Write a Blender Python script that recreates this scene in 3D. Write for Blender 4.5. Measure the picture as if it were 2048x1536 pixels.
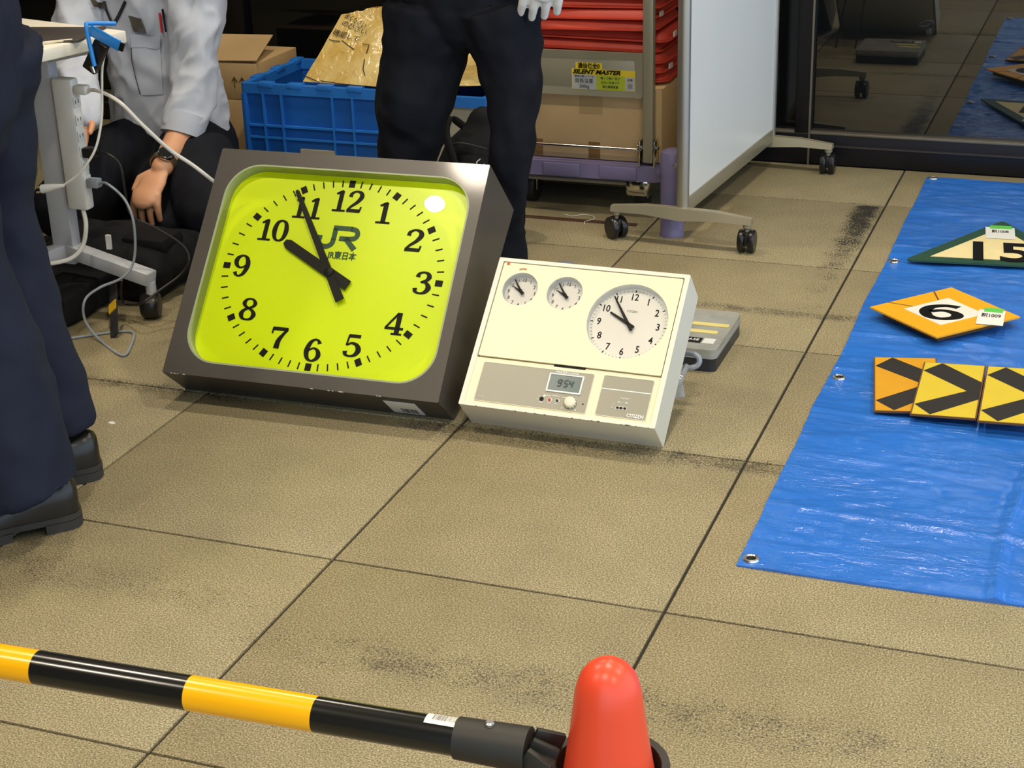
import bpy, bmesh, math, random
from mathutils import Vector, Matrix, noise
random.seed(7)
for o in list(bpy.data.objects):
    bpy.data.objects.remove(o, do_unlink=True)
S = bpy.context.scene
COL = S.collection
PI = math.pi

# ------------------------------------------------------------------ camera
F = 3276.9                       # focal length in pixels of the 2048 px wide frame
CAM = Vector((1.81292, -1.65244, 1.38165))
RX = Vector((0.937308, 0.347268, -0.029199))     # image right
FW = Vector((-0.331187, 0.861379, -0.385151))    # viewing direction
RX = (RX - FW * RX.dot(FW)).normalized(); FW.normalize()
DN = FW.cross(RX)                                # image down
cd = bpy.data.cameras.new('camera'); cam = bpy.data.objects.new('camera', cd); COL.objects.link(cam)
cd.sensor_width = 36.0; cd.lens = F / 2048 * 36.0; cd.clip_start = 0.05; cd.clip_end = 60
m3 = Matrix((RX, -DN, -FW)).transposed()
cam.matrix_world = Matrix.Translation(CAM) @ m3.to_4x4()
S.camera = cam
def ray(u, v): return RX * ((u - 1024) / F) + DN * ((v - 768) / F) + FW
def pz(u, v, z=0.0):
    d = ray(u, v); return CAM + d * ((z - CAM.z) / d.z)
def py(u, v, y):
    d = ray(u, v); return CAM + d * ((y - CAM.y) / d.y)
def px(u, v, x):
    d = ray(u, v); return CAM + d * ((x - CAM.x) / d.x)

# ------------------------------------------------------------------ world, lights, exposure
S.view_settings.view_transform = 'Standard'; S.view_settings.look = 'None'
S.view_settings.gamma = 1.0; S.view_settings.exposure = 0.0; S.view_settings.use_curve_mapping = False
w = bpy.data.worlds.new('world'); S.world = w; w.use_nodes = True
w.node_tree.nodes['Background'].inputs[0].default_value = (0.66, 0.82, 1.0, 1)
w.node_tree.nodes['Background'].inputs[1].default_value = 2.0
LAMPS = [(lx, ly) for ly in (0.38, 2.25, -1.6) for lx in (-0.44, 1.25, 2.95)]
CEIL = 3.0
for i, (lx, ly) in enumerate(LAMPS):
    ld = bpy.data.lights.new('downlight_beam', 'AREA'); ld.shape = 'DISK'; ld.size = 0.2
    ld.energy = 20; ld.color = (1.0, 0.88, 0.70); ld.spread = math.radians(150)
    lo = bpy.data.objects.new('downlight_beam', ld); COL.objects.link(lo); lo.location = (lx, ly, CEIL - 0.02)

# ------------------------------------------------------------------ helpers: materials
def lin(c):
    out = []
    for x in c[:3]:
        x = x / 255.0
        out.append(x / 12.92 if x <= 0.04045 else ((x + 0.055) / 1.055) ** 2.4)
    return (*out, 1.0)
MATS = {}
def mat(name, c, rough=0.5, metal=0.0, var=0.12, vs=12.0, bump=0.0, bs=80.0, spec=None, ior=None, coat=0.0, emit=None, estr=0.0, alpha=1.0, trans=0.0):
    if name in MATS: return MATS[name]
    m = bpy.data.materials.new(name); m.use_nodes = True; nt = m.node_tree; N = nt.nodes; L = nt.links
    b = N['Principled BSDF']; b.inputs['Roughness'].default_value = rough; b.inputs['Metallic'].default_value = metal
    if ior: b.inputs['IOR'].default_value = ior
    if spec is not None: b.inputs['Specular IOR Level'].default_value = spec
    if coat: b.inputs['Coat Weight'].default_value = coat; b.inputs['Coat Roughness'].default_value = 0.08
    if alpha < 1: b.inputs['Alpha'].default_value = alpha
    if trans: b.inputs['Transmission Weight'].default_value = trans
    col = lin(c)
    tc = N.new('ShaderNodeTexCoord')
    nz = N.new('ShaderNodeTexNoise'); nz.inputs['Scale'].default_value = vs; nz.inputs['Detail'].default_value = 5
    L.new(tc.outputs['Object'], nz.inputs['Vector'])
    mx = N.new('ShaderNodeMix'); mx.data_type = 'RGBA'
    mx.inputs[6].default_value = (*[x * (1 - var) for x in col[:3]], 1); mx.inputs[7].default_value = (*[min(1, x * (1 + var)) for x in col[:3]], 1)
    L.new(nz.outputs['Fac'], mx.inputs[0]); L.new(mx.outputs[2], b.inputs['Base Color'])
    if bump:
        nb = N.new('ShaderNodeTexNoise'); nb.inputs['Scale'].default_value = bs; nb.inputs['Detail'].default_value = 3
        L.new(tc.outputs['Object'], nb.inputs['Vector'])
        bp = N.new('ShaderNodeBump'); bp.inputs['Strength'].default_value = bump; bp.inputs['Distance'].default_value = 0.002
        L.new(nb.outputs['Fac'], bp.inputs['Height']); L.new(bp.outputs['Normal'], b.inputs['Normal'])
    if emit:
        b.inputs['Emission Color'].default_value = lin(emit); b.inputs['Emission Strength'].default_value = estr
    MATS[name] = m
    return m
def glassmat(name, tint=(255, 255, 255), ior=1.5, rough=0.02, cloud=0.0):
    """thin clear sheet: passes light straight through, mirrors by Fresnel; cloud = share of milky diffuse"""
    if name in MATS: return MATS[name]
    m = bpy.data.materials.new(name); m.use_nodes = True; nt = m.node_tree; N = nt.nodes; L = nt.links
    N.remove(N['Principled BSDF']); out = N['Material Output']
    tr = N.new('ShaderNodeBsdfTransparent'); tr.inputs[0].default_value = lin(tint)
    gl = N.new('ShaderNodeBsdfGlossy'); gl.inputs['Roughness'].default_value = rough
    fr = N.new('ShaderNodeFresnel'); fr.inputs['IOR'].default_value = ior
    mx = N.new('ShaderNodeMixShader'); L.new(fr.outputs[0], mx.inputs[0])
    base = tr
    if cloud:
        df = N.new('ShaderNodeBsdfDiffuse'); df.inputs[0].default_value = lin(tint)
        tl = N.new('ShaderNodeBsdfTranslucent'); tl.inputs[0].default_value = lin(tint)
        ad = N.new('ShaderNodeMixShader'); ad.inputs[0].default_value = 0.4
        L.new(df.outputs[0], ad.inputs[1]); L.new(tl.outputs[0], ad.inputs[2])
        nz = N.new('ShaderNodeTexNoise'); nz.inputs['Scale'].default_value = 18; tc = N.new('ShaderNodeTexCoord'); L.new(tc.outputs['Object'], nz.inputs['Vector'])
        mr = N.new('ShaderNodeMapRange'); mr.inputs[3].default_value = cloud * 0.6; mr.inputs[4].default_value = min(1, cloud * 1.4); L.new(nz.outputs['Fac'], mr.inputs[0])
        m2 = N.new('ShaderNodeMixShader'); L.new(mr.outputs[0], m2.inputs[0]); L.new(tr.outputs[0], m2.inputs[1]); L.new(ad.outputs[0], m2.inputs[2]); base = m2
    L.new(base.outputs[0], mx.inputs[1]); L.new(gl.outputs[0], mx.inputs[2]); L.new(mx.outputs[0], out.inputs[0])
    MATS[name] = m
    return m

# ------------------------------------------------------------------ helpers: meshes
def catmull(P, n=6):
    P = [Vector(p) for p in P]
    if len(P) < 3:
        return [P[0].lerp(P[-1], i / n) for i in range(n + 1)]
    out = []
    for i in range(len(P) - 1):
        a = P[i - 1] if i else P[i] * 2 - P[i + 1]; b = P[i]; c = P[i + 1]; d = P[i + 2] if i + 2 < len(P) else P[i + 1] * 2 - P[i]
        for k in range(n):
            t = k / n
            out.append(0.5 * ((2 * b) + (c - a) * t + (2 * a - 5 * b + 4 * c - d) * t * t + (3 * b - a - 3 * c + d) * t ** 3))
    out.append(P[-1])
    return out
def rrect(x0, y0, x1, y1, r, n=6):
    P = []
    for cx, cy, a in ((x1 - r, y1 - r, 0), (x0 + r, y1 - r, 90), (x0 + r, y0 + r, 180), (x1 - r, y0 + r, 270)):
        for k in range(n + 1):
            t = math.radians(a + 90 * k / n); P.append((cx + r * math.cos(t), cy + r * math.sin(t)))
    return P
def circle(cx, cy, r, n=40, ry=None):
    return [(cx + r * math.cos(2 * PI * k / n), cy + (ry or r) * math.sin(2 * PI * k / n)) for k in range(n)]
class MB:
    def __init__(s): s.v = []; s.f = []; s.mi = []
    def add(s, V, Fc, M=None, mi=0):
        b = len(s.v)
        s.v += [tuple(M @ Vector(p)) if M is not None else tuple(p) for p in V]
        s.f += [tuple(i + b for i in f) for f in Fc]; s.mi += [mi] * len(Fc)
        return s
    def box(s, x0, y0, z0, x1, y1, z1, bev=0.0, M=None, mi=0):
        if bev <= 0:
            V = [(x, y, z) for z in (z0, z1) for y in (y0, y1) for x in (x0, x1)]
            return s.add(V, [(0, 2, 3, 1), (4, 5, 7, 6), (0, 1, 5, 4), (2, 6, 7, 3), (0, 4, 6, 2), (1, 3, 7, 5)], M, mi)
        bm = bmesh.new(); bmesh.ops.create_cube(bm, size=1)
        for q in bm.verts: q.co = Vector(((x0 + x1) / 2 + q.co.x * (x1 - x0), (y0 + y1) / 2 + q.co.y * (y1 - y0), (z0 + z1) / 2 + q.co.z * (z1 - z0)))
        bmesh.ops.bevel(bm, geom=bm.edges[:], offset=bev, segments=2, profile=0.5, affect='EDGES')
        bm.verts.ensure_lookup_table(); bm.verts.index_update()
        V = [tuple(q.co) for q in bm.verts]; Fc = [tuple(q.index for q in f.verts) for f in bm.faces]; bm.free()
        return s.add(V, Fc, M, mi)
    def obox(s, p0, p1, wd, ht, side=(0, 0, 1), bev=0.0, mi=0):
        """bar from p0 to p1; ht measured along 'side', wd across"""
        p0 = Vector(p0); p1 = Vector(p1); t = (p1 - p0); l = t.length; t.normalize(); sd = Vector(side); sd = (sd - t * sd.dot(t)).normalized(); w = sd.cross(t)
        M = Matrix((t, w, sd)).transposed().to_4x4(); M.translation = p0
        return s.box(0, -wd / 2, -ht / 2, l, wd / 2, ht / 2, bev, M, mi)
    def tube(s, path, r, n=10, side=None, flat=1.0, cap=True, mi=0, sub=0, dome=False):
        """r: number or list; flat scales the radius across 'side' normal"""
        P = [Vector(p) for p in path]; R = list(r) if isinstance(r, (list, tuple)) else [r] * len(P)
        FL = list(flat) if isinstance(flat, (list, tuple)) else [flat] * len(P)
        if sub:
            Q = catmull(P, sub); RR = [x.x for x in catmull([Vector((a, 0, 0)) for a in R], sub)]; FF = [x.x for x in catmull([Vector((a, 0, 0)) for a in FL], sub)]
            P, R, FL = Q, RR, FF
        if dome:
            t0 = (P[0] - P[1]).normalized(); t1 = (P[-1] - P[-2]).normalized(); A = []; B = []
            for q in (0.95, 0.75, 0.4): A.append((P[0] + t0 * R[0] * q, R[0] * math.sqrt(1 - q * q), FL[0]))
            for q in (0.4, 0.75, 0.95): B.append((P[-1] + t1 * R[-1] * q, R[-1] * math.sqrt(1 - q * q), FL[-1]))
            P = [a[0] for a in A] + P + [b[0] for b in B]; R = [a[1] for a in A] + R + [b[1] for b in B]; FL = [a[2] for a in A] + FL + [b[2] for b in B]
        V = []; Fc = []; u = Vector(side) if side is not None else None
        for i, p in enumerate(P):
            t = (P[min(i + 1, len(P) - 1)] - P[max(i - 1, 0)]).normalized()
            if u is None:
                u = Vector((0, 0, 1)) if abs(t.z) < 0.9 else Vector((1, 0, 0))
            uu = (u - t * u.dot(t))
            if uu.length < 1e-5: uu = t.orthogonal()
            uu.normalize()
            if side is None: u = uu
            v = t.cross(uu)
            for k in range(n):
                a = 2 * PI * k / n; V.append(p + uu * (R[i] * math.cos(a)) + v * (R[i] * FL[i] * math.sin(a)))
        for i in range(len(P) - 1):
            for k in range(n):
                Fc.append((i * n + k, i * n + (k + 1) % n, (i + 1) * n + (k + 1) % n, (i + 1) * n + k))
        if cap: Fc += [tuple(range(n - 1, -1, -1)), tuple((len(P) - 1) * n + k for k in range(n))]
        return s.add(V, Fc, None, mi)
    def lathe(s, prof, n=32, M=None, mi=0, cap=True):
        """prof: (r, z) list"""
        V = [(r * math.cos(2 * PI * k / n), r * math.sin(2 * PI * k / n), z) for r, z in prof for k in range(n)]
        Fc = [(i * n + k, i * n + (k + 1) % n, (i + 1) * n + (k + 1) % n, (i + 1) * n + k) for i in range(len(prof) - 1) for k in range(n)]
        if cap: Fc += [tuple(range(n - 1, -1, -1)), tuple((len(prof) - 1) * n + k for k in range(n))]
        return s.add(V, Fc, M, mi)
    def prism(s, poly, z0, z1, M=None, mi=0):
        n = len(poly); V = [(*p, z0) for p in poly] + [(*p, z1) for p in poly]
        Fc = [tuple(range(n - 1, -1, -1)), tuple(range(n, 2 * n))] + [(k, (k + 1) % n, n + (k + 1) % n, n + k) for k in range(n)]
        return s.add(V, Fc, M, mi)
    def ring(s, outer, inner, z0, z1, M=None, mi=0, zi=None):
        n = len(outer); zi0, zi1 = zi if zi else (z0, z1)
        V = [(*p, z0) for p in outer] + [(*p, z1) for p in outer] + [(*p, zi0) for p in inner] + [(*p, zi1) for p in inner]
        Fc = []
        for k in range(n):
            j = (k + 1) % n
            Fc += [(k, j, n + j, n + k), (n + k, n + j, 3 * n + j, 3 * n + k), (3 * n + k, 3 * n + j, 2 * n + j, 2 * n + k), (2 * n + k, 2 * n + j, j, k)]
        return s.add(V, Fc, M, mi)
    def stroke(s, pts, z0, z1, n=5, M=None, mi=0):
        """pen stroke in the xy plane, pts (x, y, width)"""
        Q = catmull([Vector(p) for p in pts], n) if len(pts) > 2 else [Vector(pts[0]), Vector(pts[1])]
        V = []; top = []
        for i, q in enumerate(Q):
            t = Q[min(i + 1, len(Q) - 1)] - Q[max(i - 1, 0)]; t = Vector((t.x, t.y)).normalized(); nn = Vector((-t.y, t.x)) * max(q.z, 0.004) / 2
            top.append((q.x + nn.x, q.y + nn.y)); top.append((q.x - nn.x, q.y - nn.y))
        m = len(top); V = [(*p, z0) for p in top] + [(*p, z1) for p in top]; Fc = []
        for i in range(0, m - 2, 2):
            Fc += [(m + i + 1, m + i + 3, m + i + 2, m + i), (i, i + 2, i + 3, i + 1), (i, m + i, m + i + 2, i + 2), (i + 1, i + 3, m + i + 3, m + i + 1)]
        Fc += [(0, 1, m + 1, m), (m - 2, 2 * m - 2, 2 * m - 1, m - 1)]
        return s.add(V, Fc, M, mi)
    def mesh(s, name, mats, smooth=40):
        me = bpy.data.meshes.new(name); me.from_pydata(s.v, [], s.f)
        for m in (mats if isinstance(mats, (list, tuple)) else [mats]): me.materials.append(m)
        if any(s.mi): me.polygons.foreach_set('material_index', s.mi)
        me.validate()
        if smooth:
            me.polygons.foreach_set('use_smooth', [True] * len(me.polygons)); me.set_sharp_from_angle(angle=math.radians(smooth))
        me.update(); return me
    def build(s, name, mats, parent=None, smooth=40, label=None):
        o = bpy.data.objects.new(name, s.mesh(name, mats, smooth)); COL.objects.link(o); o.parent = parent
        if label: o['label'] = label
        return o
def linkmesh(name, me, parent=None, M=None):
    o = bpy.data.objects.new(name, me); COL.objects.link(o); o.parent = parent
    if M is not None: o.matrix_local = M
    return o
def empty(name, loc=(0, 0, 0), rz=0.0, M=None):
    o = bpy.data.objects.new(name, None); COL.objects.link(o); o.empty_display_size = 0.05
    if M is not None: o.matrix_world = M
    else: o.location = loc; o.rotation_euler = (0, 0, rz)
    return o
def tag(o, label, cat, group=None):
    o['label'] = label; o['category'] = cat
    if group: o['group'] = group
    return o
def struct(o): o['kind'] = 'structure'; return o
def curve_mesh(cu):
    o = bpy.data.objects.new('tmp', cu); COL.objects.link(o)
    dg = bpy.context.evaluated_depsgraph_get(); me = bpy.data.meshes.new_from_object(o.evaluated_get(dg))
    V = [tuple(v.co) for v in me.vertices]; Fc = [tuple(p.vertices) for p in me.polygons]
    bpy.data.objects.remove(o); bpy.data.curves.remove(cu); bpy.data.meshes.remove(me)
    return V, Fc
def text_geo(body, size, w=None, shear=0.0, offset=0.0, ext=0.0006, align='CENTER', space=1.0):
    cu = bpy.data.curves.new('t', 'FONT'); cu.body = body; cu.size = size; cu.shear = shear; cu.offset = offset; cu.extrude = ext; cu.space_character = space
    cu.align_x = align; cu.align_y = 'CENTER'; cu.resolution_u = 4
    V, Fc = curve_mesh(cu)
    if w and V:
        x0 = min(v[0] for v in V); x1 = max(v[0] for v in V); k = w / max(1e-6, x1 - x0); V = [(v[0] * k, v[1], v[2]) for v in V]
    return V, Fc
def plate_geo(outer, holes, z0, z1):
    cu = bpy.data.curves.new('p', 'CURVE'); cu.dimensions = '2D'; cu.fill_mode = 'BOTH'; cu.extrude = (z1 - z0) / 2
    for loop in [outer] + holes:
        sp = cu.splines.new('POLY'); sp.points.add(len(loop) - 1); sp.use_cyclic_u = True
        for p, q in zip(sp.points, loop): p.co = (q[0], q[1], 0, 1)
    V, Fc = curve_mesh(cu); c = (z0 + z1) / 2
    return [(v[0], v[1], v[2] + c) for v in V], Fc
def T(x, y, z=0.0, rz=0.0, s=1.0): return Matrix.Translation((x, y, z)) @ Matrix.Rotation(rz, 4, 'Z') @ Matrix.Scale(s, 4)
def fuse(mb, name, mats, voxel, smooth=6, parent=None, wrinkle=None, label=None):
    """melt overlapping closed tubes into one continuous skin"""
    me = mb.mesh('tmp', [], 0); o = bpy.data.objects.new('tmp', me); COL.objects.link(o)
    md = o.modifiers.new('r', 'REMESH'); md.mode = 'VOXEL'; md.voxel_size = voxel
    ms = o.modifiers.new('s', 'SMOOTH'); ms.iterations = smooth; ms.factor = 0.5
    dg = bpy.context.evaluated_depsgraph_get(); nm = bpy.data.meshes.new_from_object(o.evaluated_get(dg))
    bpy.data.objects.remove(o); bpy.data.meshes.remove(me)
    if wrinkle:
        nrm = [v.normal.copy() for v in nm.vertices]
        for v, nn in zip(nm.vertices, nrm): v.co = v.co + nn * wrinkle(v.co)
    for m in (mats if isinstance(mats, (list, tuple)) else [mats]): nm.materials.append(m)
    nm.polygons.foreach_set('use_smooth', [True] * len(nm.polygons)); nm.name = name
    q = bpy.data.objects.new(name, nm); COL.objects.link(q); q.parent = parent
    if label: q['label'] = label
    return q

# ------------------------------------------------------------------ structure: floor of single tiles, glass wall, ceiling
def stone_material():
    m = bpy.data.materials.new('speckled beige stone'); m.use_nodes = True; nt = m.node_tree; N = nt.nodes; L = nt.links; b = N['Principled BSDF']
    geo = N.new('ShaderNodeNewGeometry'); oi = N.new('ShaderNodeObjectInfo')
    def math_(op, a, c=None, clamp=False):
        n = N.new('ShaderNodeMath'); n.operation = op; n.use_clamp = clamp
        for i, q in enumerate((a, c)):
            if q is None: continue
            if isinstance(q, (int, float)): n.inputs[i].default_value = q
            else: L.new(q, n.inputs[i])
        return n.outputs[0]
    def noise_(s, d=2.0, r=0.5):
        n = N.new('ShaderNodeTexNoise'); n.inputs['Scale'].default_value = s; n.inputs['Detail'].default_value = d; n.inputs['Roughness'].default_value = r
        L.new(geo.outputs['Position'], n.inputs['Vector']); return n.outputs['Fac']
    def rng(x, a, c, lo=0.0, hi=1.0):
        n = N.new('ShaderNodeMapRange'); n.clamp = True; L.new(x, n.inputs[0]); n.inputs[1].default_value = a; n.inputs[2].default_value = c; n.inputs[3].default_value = lo; n.inputs[4].default_value = hi; return n.outputs[0]
    sep = N.new('ShaderNodeSeparateXYZ'); L.new(geo.outputs['Position'], sep.inputs[0]); X, Y = sep.outputs[0], sep.outputs[1]
    fine = noise_(340, 2.5, 0.75); mid = noise_(9, 4); big = noise_(1.7, 3)
    ramp = N.new('ShaderNodeValToRGB'); L.new(fine, ramp.inputs[0]); e = ramp.color_ramp
    e.elements[0].position = 0.33; e.elements[0].color = lin((80, 73, 54)); e.elements[1].position = 0.67; e.elements[1].color = lin((200, 188, 150))
    k = e.elements.new(0.5); k.color = lin((144, 132, 98))
    gs = N.new('ShaderNodeMix'); gs.data_type = 'RGBA'; L.new(rng(noise_(290, 2), 0.52, 0.62, 0.0, 0.28), gs.inputs[0]); L.new(ramp.outputs[0], gs.inputs[6]); gs.inputs[7].default_value = lin((128, 126, 116))   # grey grains
    tint = N.new('ShaderNodeMix'); tint.data_type = 'RGBA'; tint.blend_type = 'MULTIPLY'; tint.inputs[0].default_value = 1.0
    v = math_('ADD', math_('MULTIPLY', rng(mid, 0.3, 0.7), 0.13), math_('ADD', math_('MULTIPLY', rng(big, 0.3, 0.7), 0.10), math_('ADD', math_('MULTIPLY', oi.outputs['Random'], 0.07), 0.78)))
    cmb = N.new('ShaderNodeCombineColor'); [L.new(v, cmb.inputs[i]) for i in range(3)]
    L.new(gs.outputs[2], tint.inputs[6]); L.new(cmb.outputs[0], tint.inputs[7])
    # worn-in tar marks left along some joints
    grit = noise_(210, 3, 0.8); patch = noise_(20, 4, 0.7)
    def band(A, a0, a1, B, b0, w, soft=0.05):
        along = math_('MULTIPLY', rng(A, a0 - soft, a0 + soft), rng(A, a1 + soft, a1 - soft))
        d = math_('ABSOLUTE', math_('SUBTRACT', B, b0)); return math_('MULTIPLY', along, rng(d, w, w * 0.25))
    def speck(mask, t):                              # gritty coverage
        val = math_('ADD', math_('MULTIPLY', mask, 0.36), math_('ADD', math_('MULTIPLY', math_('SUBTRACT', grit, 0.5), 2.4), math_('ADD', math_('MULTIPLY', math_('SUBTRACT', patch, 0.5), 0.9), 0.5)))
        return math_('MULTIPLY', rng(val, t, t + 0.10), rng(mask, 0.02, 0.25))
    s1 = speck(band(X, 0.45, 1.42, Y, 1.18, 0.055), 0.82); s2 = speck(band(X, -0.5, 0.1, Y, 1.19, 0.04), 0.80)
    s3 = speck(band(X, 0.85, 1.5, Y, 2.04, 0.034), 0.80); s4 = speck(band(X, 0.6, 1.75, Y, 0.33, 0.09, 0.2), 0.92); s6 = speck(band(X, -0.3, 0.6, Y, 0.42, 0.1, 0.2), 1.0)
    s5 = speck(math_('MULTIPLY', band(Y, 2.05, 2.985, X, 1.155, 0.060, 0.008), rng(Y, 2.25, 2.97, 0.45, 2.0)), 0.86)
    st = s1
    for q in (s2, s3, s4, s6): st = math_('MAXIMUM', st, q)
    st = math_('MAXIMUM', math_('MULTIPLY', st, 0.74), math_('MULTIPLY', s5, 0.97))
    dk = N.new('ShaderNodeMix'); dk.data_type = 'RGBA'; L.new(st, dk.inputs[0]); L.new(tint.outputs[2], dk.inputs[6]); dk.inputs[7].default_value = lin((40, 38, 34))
    L.new(dk.outputs[2], b.inputs['Base Color']); b.inputs['Roughness'].default_value = 0.58; b.inputs['Specular IOR Level'].default_value = 0.35
    bp = N.new('ShaderNodeBump'); bp.inputs['Strength'].default_value = 0.05; bp.inputs['Distance'].default_value = 0.001; L.new(fine, bp.inputs['Height']); L.new(bp.outputs[0], b.inputs['Normal'])
    return m
stone = stone_material()
WALL = 3.395
fl = MB().box(-4.2, -3.6, -0.06, 4.8, WALL + 0.1, -0.005).build('floor', mat('grout', (46, 42, 35), 0.9, bump=0.3)); struct(fl)
tile = None
for i in range(-6, 8):
    for j in range(-6, 6):
        x0, x1 = i * 0.6 + 0.0031, (i + 1) * 0.6 - 0.0031; y0, y1 = j * 0.6 + 0.0028, (j + 1) * 0.6 - 0.0028
        if j == 5:
            o = MB().box(x0, y0, -0.01, x1, WALL - 0.004, 0, 0.0012).build('floor_tile', stone, fl)
            continue
        if tile is None:
            tile = MB().box(0.0031, 0.0028, -0.01, 0.5969, 0.5972, 0, 0.0006).mesh('floor_tile', stone)
        linkmesh('floor_tile', tile, fl, Matrix.Translation((i * 0.6, j * 0.6, 0)))
black_al = mat('black aluminium', (34, 32, 36), 0.38, 0.6, 0.1)
tinted = mat('dark tinted glass', (16, 18, 20), 0.015, 0, 0.02, ior=2.0)
tinted2 = mat('low ior dark glass', (12, 13, 15), 0.06, 0, 0.02, ior=1.4)  # panes on the left: lower IOR, weaker mirroring
wb = struct(MB().box(-4.2, WALL, 0, 4.8, WALL + 0.1, 0.10, 0.003).build('wall_back', black_al))
MB().box(-4.2, WALL - 0.012, 0.062, 4.8, WALL, 0.066).build('groove_line', mat('sill grey', (70, 66, 66), 0.4, 0.5), wb)
MB().box(-4.2, WALL - 0.006, 0.098, 4.8, WALL + 0.02, 0.106, 0.001).build('glazing_bead', mat('bead', (118, 110, 96), 0.4, 0.6), wb)
MB().box(-4.2, WALL, 2.5, 4.8, WALL + 0.1, 3.0).build('header', black_al, wb)
mull = [-3.1, -1.1, 0.877, 2.85]
for xm in mull: MB().box(xm - 0.024, WALL - 0.008, 0.1, xm + 0.024, WALL + 0.08, 2.5, 0.002).build('mullion', black_al, wb)
MB().box(0.897, WALL - 0.011, 0.0, 0.903, WALL - 0.008, 2.5).build('mullion_strip', mat('bead', (118, 110, 96)), wb)
xs = [-4.2] + mull + [4.8]
for k in range(len(xs) - 1):
    g = MB().box(xs[k] + (0.024 if k else 0), WALL + 0.02, 0.1, xs[k + 1] - (0.024 if k < len(xs) - 2 else 0), WALL + 0.03, 2.5).build('window_%d' % (k + 1), tinted if xs[k] > 0.5 else tinted2); struct(g)
struct(MB().box(-4.3, -3.6, 0, -4.2, WALL, 3.0).build('wall_left_blocker', mat('dark blocker panel', (52, 48, 44), 0.6)))  # unseen dark wall, added so cool ambient light enters from the right
struct(MB().box(-4.3, -3.7, 0, 0.8, -3.6, 3.0).build('wall_front_blocker', mat('front blocker panel', (120, 112, 98), 0.7)))  # unseen wall added to block ambient from behind the camera, open at front right
ce = struct(MB().box(-4.3, -3.6, CEIL, 4.8, WALL + 0.1, CEIL + 0.1).build('ceiling', mat('ceiling panel', (150, 140, 122), 0.8)))
for (lx, ly) in LAMPS:
    d = empty('ceiling_downlight', (lx, ly, CEIL)); tag(d, 'round recessed ceiling downlight with white trim ring', 'light', 'ceiling downlights')
    MB().ring(circle(0, 0, 0.135), circle(0, 0, 0.105), -0.012, 0.0).build('trim_ring', mat('white trim', (230, 228, 220), 0.5), d)
    MB().lathe([(0.104, -0.004), (0.104, -0.001)]).build('lens', mat('lamp lens', (255, 240, 210), 0.5, emit=(255, 226, 180), estr=3.0), d)
# thin brown strip let into the floor in front of the trolley
tag(MB().box(-1.2, 2.618, 0, 0.56, 2.641, 0.0022, 0.0006).build('floor_strip', mat('brown strip', (74, 48, 30), 0.6)), 'thin dark brown strip on the floor in front of the platform trolley', 'strip')

# ------------------------------------------------------------------ large station clock
BLACK = mat('black print', (14, 13, 13), 0.5, var=0.05, spec=0.2)
GLY = {
 '1': [[(.34, .03, .17), (.34, .95, .17)], [(.40, .95, .10), (.28, .88, .12), (.13, .80, .07)], [(.08, .04, .085), (.60, .04, .085)]],
 '2': [[(.10, .70, .15), (.13, .86, .12), (.30, .965, .08), (.50, .90, .15), (.55, .72, .18), (.42, .48, .14), (.20, .26, .10), (.08, .08, .08)], [(.05, .075, .15), (.58, .075, .15)], [(.57, .03, .06), (.61, .27, .06)]],
 '3': [[(.12, .74, .16), (.16, .89, .11), (.32, .96, .08), (.48, .90, .14), (.53, .75, .17), (.44, .60, .12), (.26, .53, .07)], [(.26, .53, .07), (.46, .50, .12), (.57, .30, .19), (.48, .10, .14), (.30, .035, .08), (.13, .10, .12), (.10, .25, .16)]],
 '4': [[(.44, .96, .09), (.22, .60, .075), (.05, .30, .075)], [(.02, .28, .11), (.68, .28, .11)], [(.47, .97, .17), (.47, .03, .17)], [(.28, .04, .08), (.66, .04, .08)]],
 '5': [[(.14, .91, .14), (.56, .91, .14)], [(.15, .95, .06), (.11, .50, .06)], [(.11, .49, .06), (.28, .60, .09), (.48, .53, .15), (.57, .32, .19), (.48, .11, .14), (.30, .035, .08), (.13, .10, .12), (.10, .24, .16)]],
 '6': [[(.53, .80, .15), (.47, .92, .10), (.34, .965, .08), (.19, .82, .14), (.105, .45, .18), (.18, .14, .14), (.35, .035, .08), (.51, .13, .14), (.565, .31, .17), (.50, .50, .13), (.35, .585, .075), (.20, .50, .07), (.13, .40, .06)]],
 '7': [[(.05, .90, .15), (.61, .90, .15)], [(.06, .95, .055), (.05, .68, .055)], [(.60, .90, .09), (.46, .66, .12), (.34, .38, .17), (.31, .04, .20)]],
 '8': [[(.33, .545, .09), (.48, .63, .11), (.54, .77, .14), (.46, .92, .10), (.33, .965, .075), (.20, .92, .10), (.13, .77, .15), (.19, .64, .12), (.33, .545, .09)], [(.33, .545, .09), (.17, .44, .12), (.10, .27, .17), (.17, .09, .12), (.33, .035, .075), (.50, .09, .12), (.57, .27, .17), (.49, .44, .12), (.33, .545, .09)]],
 '0': [[(.33, .965, .08), (.50, .85, .14), (.57, .5, .19), (.50, .15, .14), (.33, .035, .08), (.16, .15, .14), (.09, .5, .19), (.16, .85, .14), (.33, .965, .08)]],
}
GLY['9'] = [[(0.66 - x, 1 - y, w_) for x, y, w_ in st] for st in GLY['6']]
def digits(mb, txt, cx, cy, h, z0, z1, wk=1.0):
    adv = 0.62; tot = adv * len(txt)
    for i, ch in enumerate(txt):
        M = Matrix.Translation((cx, cy, 0)) @ Matrix.Diagonal((h * wk, h, 1, 1)) @ Matrix.Translation((-tot / 2 + i * adv - 0.02, -0.5, 0))
        for stq in GLY[ch]: mb.stroke(stq, z0, z1, 6, M)
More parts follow.
